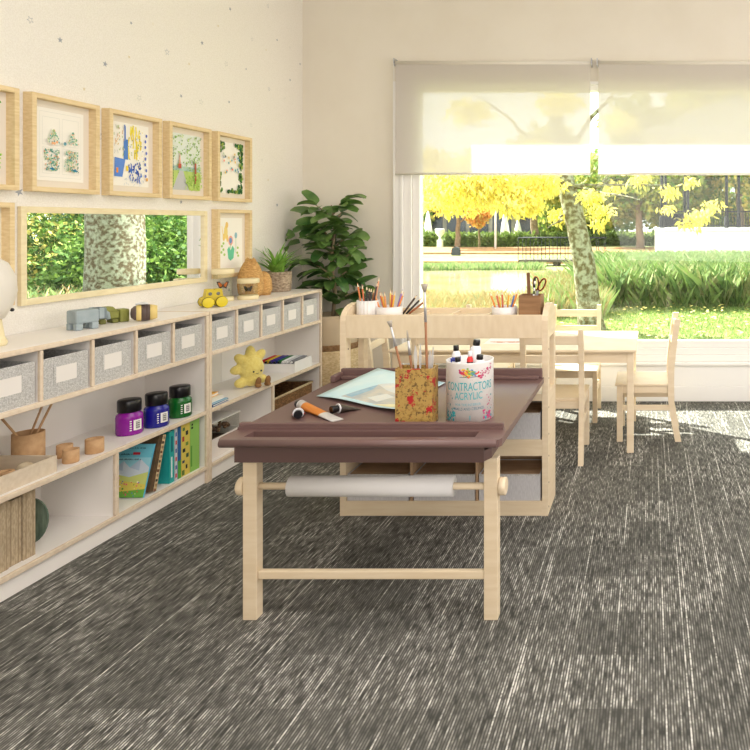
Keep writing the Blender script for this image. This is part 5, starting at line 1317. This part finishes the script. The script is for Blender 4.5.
def bk(y0, y1, ht, c, lab, art_=None, x=-2.062):
    return book((x, y0, ZB), y1-y0-.0008, .20, ht, col(c, .5), page, lab, 0, 'picture books on the bottom shelf', art_)
bk(2.918, 2.948, .222, (36, 164, 160), 'teal book standing upright right of the black one', [(.1, .5, .3, .6, (220, 240, 236)), (.6, .9, .3, .7, (24, 110, 120))])
bk(2.950, 2.968, .224, (196, 200, 206), 'slim pale book with red spine marks, right of the teal one', [(.05+k*.16, .13+k*.16, .25, .75, [(200, 50, 50), (60, 90, 160)][k % 2]) for k in range(6)])
bk(2.970, 2.990, .224, (34, 92, 150), 'slim blue book with a green foot, left of the yellow one', [(0, .35, 0, 1, (84, 160, 60))])
r = random.Random(6)
bk(2.992, 3.048, .232, (214, 192, 84), 'thick yellow book with dark animal shapes on its spine', [(z, z+r.uniform(.05, .11), u, u+r.uniform(.15, .35), c) for z, u, c in [(.02, .05, (96, 120, 50)), (.12, .5, (40, 44, 40)), (.25, .1, (40, 60, 90)), (.33, .55, (60, 90, 60)), (.45, .15, (30, 34, 30)), (.56, .5, (110, 140, 60)), (.66, .1, (170, 60, 50)), (.76, .5, (40, 44, 44)), (.86, .15, (90, 120, 60))]])
bk(3.050, 3.112, .234, (140, 190, 90), 'light green book at the right end of the bottom shelf row', [(.82, .86, .1, .3, (30, 40, 30)), (.88, .92, .12, .3, (30, 40, 30)), (.1, .5, .05, .2, (90, 150, 60))])

# ------------------------------------------------------------------ farther unit contents
ZM2 = .3355
def flatbook(loc, w_, l_, h_, c, lab, rz=0, group='flat stack of books'):
    t = thing('book', loc, lab, 'book', rz, group)
    b = MB(); b.box(-w_/2, w_/2, 0, l_, 0, .0018); b.box(-w_/2, w_/2, 0, l_, h_-.0018, h_); b.box(-w_/2, w_/2, 0, .002, .0018, h_-.0018); b.build('cover', col(c, .5), t)
    b = MB(); b.box(-w_/2+.003, w_/2-.003, .002, l_-.003, .0018, h_-.0018); b.build('pages', page, t)
z = ZM2
for w_, l_, h_, c, lab, rz in ((.15, .13, .010, (30, 84, 140), 'dark blue book at the bottom of the flat stack in the farther unit', .05), (.14, .12, .007, (120, 176, 206), 'light blue book second from bottom in the flat stack', -.04), (.13, .11, .012, (240, 238, 230), 'white book in the middle of the flat stack', .02), (.12, .10, .009, (232, 226, 206), 'cream book just under the orange one in the flat stack', -.06), (.11, .085, .014, (234, 172, 44), 'orange book on top of the flat stack in the farther unit', .08)):
    flatbook((-2.125, 3.185, z), w_, l_, h_, c, lab, rz); z += h_+.0004
# plush sun
P = Vector((-2.110, 3.600, ZM2)); pl_ = mat('yellow_plush', (238, 220, 130), 1, rgb2=(228, 206, 108), scale=90, bump=1, sheen=.5)
t = thing('plush_sun', P, 'yellow plush sun toy with brown boots sitting on the middle shelf', 'soft toy', R(55))
k_ = 1.0
b = MB(); b.ball((0, 0, .095), .062, .050, .066, 24)
b.ball((0, .0, .045), .05, .045, .045, 20)
for a, ln in ((92, .060), (138, .054), (182, .05), (50, .054)):
    c_, s_ = math.cos(R(a)), math.sin(R(a)); b.ball((c_*.068, .006, .100+s_*.074), .026, .022, ln*.72, 16, Matrix.Rotation(R(90-a), 4, 'Y'))
b.ball((-.055, -.005, .028), .034, .024, .026, 16); b.ball((.052, -.005, .032), .026, .022, .024, 16)
bo = b.build('body', pl_, t)
rm = bo.modifiers.new('fuse', 'REMESH'); rm.mode = 'VOXEL'; rm.voxel_size = .005; rm.use_smooth_shade = True; sm_ = bo.modifiers.new('soft', 'SMOOTH'); sm_.iterations = 6; sm_.factor = .6
for x in (-.012, .026): b = MB(); b.ball((x, -.0505, .085), .0048, .003, .0048, 12); b.build('eye', black, t)
b = MB(); b.tube([(.0, -.0520, .075), (.006, -.0525, .072), (.013, -.052, .075)], .0012, 6); b.build('mouth', black, t)
btm = mat('brown_boot', (150, 108, 64), .8)
for x in (.006, .054):
    b = MB(); b.ball((x, -.062, .030), .014, .013, .028, 16, Matrix.Rotation(R(18), 4, 'X')); b.ball((x, -.060, .012), .014, .024, .012, 14); bt = b.build('boot', btm, t)
# box of tubes
t = thing('white_box', (-2.265, 3.925, ZM2), 'open white box of coloured paint tubes on the farther middle shelf', 'box')
bw, bl_, bh = .215, .20, .050
b = MB(); b.box(0, bw, 0, bl_, 0, .004); b.box(0, bw, 0, .005, .004, bh, .001); b.box(0, bw, bl_-.005, bl_, .004, bh, .001); b.box(0, .005, .005, bl_-.005, .004, bh); b.box(bw-.005, bw, .005, bl_-.005, .004, bh+.012, .001)
b.build('box_body', white, t)
cols_ = [(206, 30, 34, 'red'), (236, 204, 40, 'yellow'), (70, 40, 140, 'violet'), (24, 34, 130, 'blue'), (20, 110, 50, 'green'), (232, 232, 232, 'white'), (196, 196, 196, 'light grey'), (120, 120, 124, 'grey')]
for i, (r_, g_, b_, nm) in enumerate(cols_):
    p = Vector((-2.246+i*.0245, 3.94, ZM2+.058)); 
    t2 = thing('paint_tube', p, '%s paint tube lying in the open white box' % nm, 'paint tube', group='tubes in the white box')
    b = MB(); b.tube([(0, 0, 0), (0, .13, .006), (0, .165, .004)], [.0105, .0105, .004], 12); b.build('tube_body', col((r_, g_, b_), .35), t2)
    b = MB(); b.tube([(0, -.001, 0), (0, -.014, -.0005)], [.006, .0055], 10); b.build('cap', black if i < 5 else wp, t2)
b = MB(); b.box(0, .195, 0, .16, 0, .040); tag(b.build('box_insert', mat('grey_card', (200, 198, 196), .9), loc=(-2.2585, 3.935, ZM2+.0045)), 'grey card insert under the tubes in the white box', 'card insert')
# lower compartments of the farther unit
t = thing('craft_basket', (-2.30, 3.735, ZB), 'brown woven rectangular basket with a pale rim in the farther unit', 'basket')
bw, bl_, bh = .235, .42, .15; wv = mat('brown_wicker', (150, 108, 64), .9, rgb2=(96, 66, 38), scale=70, stretch=(1, 1, 2.2), bump=1)
b = MB(); b.box(0, bw, 0, bl_, 0, .008); b.box(bw-.01, bw, 0, bl_, .008, bh, .002); b.box(0, .01, 0, bl_, .008, bh, .002); b.box(.01, bw-.01, 0, .01, .008, bh); b.box(.01, bw-.01, bl_-.01, bl_, .008, bh); b.build('basket_body', wv, t)
b = MB(); b.tube([(0, 0, bh), (bw, 0, bh), (bw, bl_, bh), (0, bl_, bh), (0, 0, bh)], .007, 8); b.build('rim', mat('pale_rope', (214, 194, 156), .9, rgb2=(186, 160, 118), scale=80, bump=.8), t)
for i in range(4):
    p = Vector((-2.20+i*.014, 3.765+i*.006, ZB+.009)); brush(p, p+Vector((.02+.012*(i % 2), -.0+.01*i, .205-.012*(i % 3))), .004, [hb, col((196, 110, 70)), col((90, 60, 40)), col((214, 170, 120))][i], fe, br1, ['wood-brown brush leftmost in the wicker basket', 'terracotta brush second in the wicker basket', 'dark brown brush third in the wicker basket', 'light tan brush rightmost in the wicker basket'][i], .6, 'brushes in the wicker basket', fl=.2, bl=.1)
t = thing('storage_crate', (-2.30, 3.20, ZB), 'white storage crate at the bottom left of the farther unit', 'crate')
bw, bl_, bh = .225, .26, .09
b = MB(); b.box(0, bw, 0, bl_, 0, .005); b.box(bw-.006, bw, 0, bl_, .005, bh, .001); b.box(0, .006, 0, bl_, .005, bh); b.box(.006, bw-.006, 0, .006, .005, bh); b.box(.006, bw-.006, bl_-.006, bl_, .005, bh); b.build('crate_body', mat('crate_white', (232, 222, 214), .7), t)
tag((lambda bb: (bb.box(0, .2115, 0, .2445, 0, .05, .01), bb.build('folded_cloth', mat('brown_cloth', (120, 92, 72), .95, rgb2=(84, 62, 48), scale=40, bump=.8), loc=(-2.2933, 3.2075, ZB+.0058)))[1])(MB()), 'brown cloth filling the white storage crate', 'cloth')
t = thing('clear_container', (-2.295, 3.205, ZB+.0905), 'clear lidded container of small brown pieces resting on the white crate', 'container')
b = MB(); b.box(0, .21, 0, .25, 0, .07, .004); b.build('container_wall', jarg, t)
b = MB(); b.box(-.003, .213, -.003, .253, .070, .076, .002); b.build('lid', mat('frosted_lid', (226, 222, 216), .4), t)
r = random.Random(8); b = MB()
for k in range(60): b.ball((r.uniform(.02, .19), r.uniform(.02, .23), .012+r.uniform(0, .02)), r.uniform(.007, .011), seg=8)
tag(b.build('pine_cone_pieces', mat('cone_brown', (104, 76, 54), .9), t), None, None, None, 'stuff')

# ------------------------------------------------------------------ fiddle-leaf fig
bx, by = -2.055, 4.405
t = thing('fiddle_leaf_fig', (bx, by, .012), 'tall leafy fiddle-leaf fig in a rounded beige pot in the room corner', 'potted plant')
b = MB(); b.lathe([(0, 0), (.10, 0), (.135, .05), (.145, .35), (.150, .52), (.148, .575), (.135, .60), (.128, .60), (.128, .56), (0, .55)], seg=36); b.build('pot', mat('beige_pot', (196, 176, 146), .8), t)
def fz(py): return H-(py-VY)*by/F-.012
rg_ = random.Random(12); b = MB()
tr_ = [Vector((0, 0, .56)), Vector((.015, .0, .75)), Vector((.0, -.02, .95)), Vector((.02, -.01, 1.15)), Vector((.0, -.02, fz(205)))]
b.tube(tr_, [.013, .012, .010, .008, .004], 8); br_pts = []
for k in range(14):
    f = .15+k*.06; z = .55+f*.75; a = k*2.4; s = Vector((.01, -.01, z)); L_ = .20*(1-f*.55)
    e = s+Vector((math.cos(a)*L_, math.sin(a)*L_*.55-.02, .10)); b.tube([s, s.lerp(e, .5)+Vector((0, 0, .01)), e], [.006, .005, .003], 6); br_pts.append((s, e, a))
b.build('stem', mat('fig_stem', (150, 132, 104), .8), t)
V = []; Fc = []; fp = lambda f: max(.02, (.30+.70*math.sin(PI*min(1, f*.62+.38-.10))) * (1 if f < .9 else (1-f)*9+.05) * min(1, f*7+.1))
def fleaf(p, az, el, L_, bend, tw=0): add_leaf(V, Fc, p, az, el, L_, L_*.26, bend, fp, 9, tw)
for s, e, a in br_pts:
    for q in range(6):
        p = s.lerp(e, .25+.15*q); fleaf(p, a+rg_.uniform(-1.3, 1.3), rg_.uniform(-.2, .7), rg_.uniform(.11, .17), rg_.uniform(.4, 1.2), rg_.uniform(-.5, .5))
for k in range(84):
    z = rg_.uniform(.60, 1.18); w_ = .22*(1-(z-.60)/.85); a = rg_.uniform(0, 2*PI)
    fleaf((math.cos(a)*w_*rg_.uniform(.2, 1), -.02+math.sin(a)*w_*.6*rg_.uniform(.2, .9), z), a+rg_.uniform(-.7, .7), rg_.uniform(-.3, .7), rg_.uniform(.10, .16), rg_.uniform(.4, 1.2), rg_.uniform(-.6, .6))
for px, py, az, el, L_ in ((316, 205, PI, 1.0, .13), (320, 212, 0, .25, .12), (310, 214, PI-.2, .4, .15), (292, 235, PI, .35, .10), (295, 236, PI, 0, .14), (300, 243, PI, -.1, .17), (340, 245, 0, .2, .16), (330, 235, 0, .5, .13), (348, 272, 0, .5, .13), (336, 260, 0, .1, .15), (300, 262, PI, -.1, .14), (318, 222, PI+.6, .1, .13), (326, 226, -.5, .3, .13)):
    P = at(px, py, by-.05); fleaf((P.x-bx, P.y-by, P.z-.012), az, el, L_, .5, rg_.uniform(-.9, -.3) if abs(az) < 1.5 else rg_.uniform(.3, .9))
# keep foliage clear of the walls
V = [(max(x, XL+.015-bx), max(min(y, YB-.015-by), 4.25-by if (x+bx < -2.02 and z < .79) else -9), z) for x, y, z in V]
raw_mesh('foliage', V, Fc, [mat('fig_green', (124, 156, 84), .3, rgb2=(62, 102, 50), scale=7, transl=.25)], t, smooth=True)
t = thing('woven_floor_basket', (bx, by, 0), 'tall cream woven floor basket around the fig pot, right of the shelves', 'basket')
b = MB(); b.lathe([(0, 0), (.150, 0), (.158, .02), (.163, .20), (.164, .425), (.158, .430), (.155, .42), (.150, .01), (0, .008)], seg=48, fn=lambda a, z: 1+.006*math.sin(z*330)); b.build('basket_body', mat('pale_wicker', (222, 200, 160), .9, rgb2=(190, 162, 118), scale=60, stretch=(1, 1, 3), bump=1), t)
b = MB(); b.lathe([(.1645, .395), (.167, .40), (.167, .428), (.163, .433)], seg=48); b.build('rim', mat('brown_braid', (150, 116, 78), .9, rgb2=(116, 84, 52), scale=60), t)
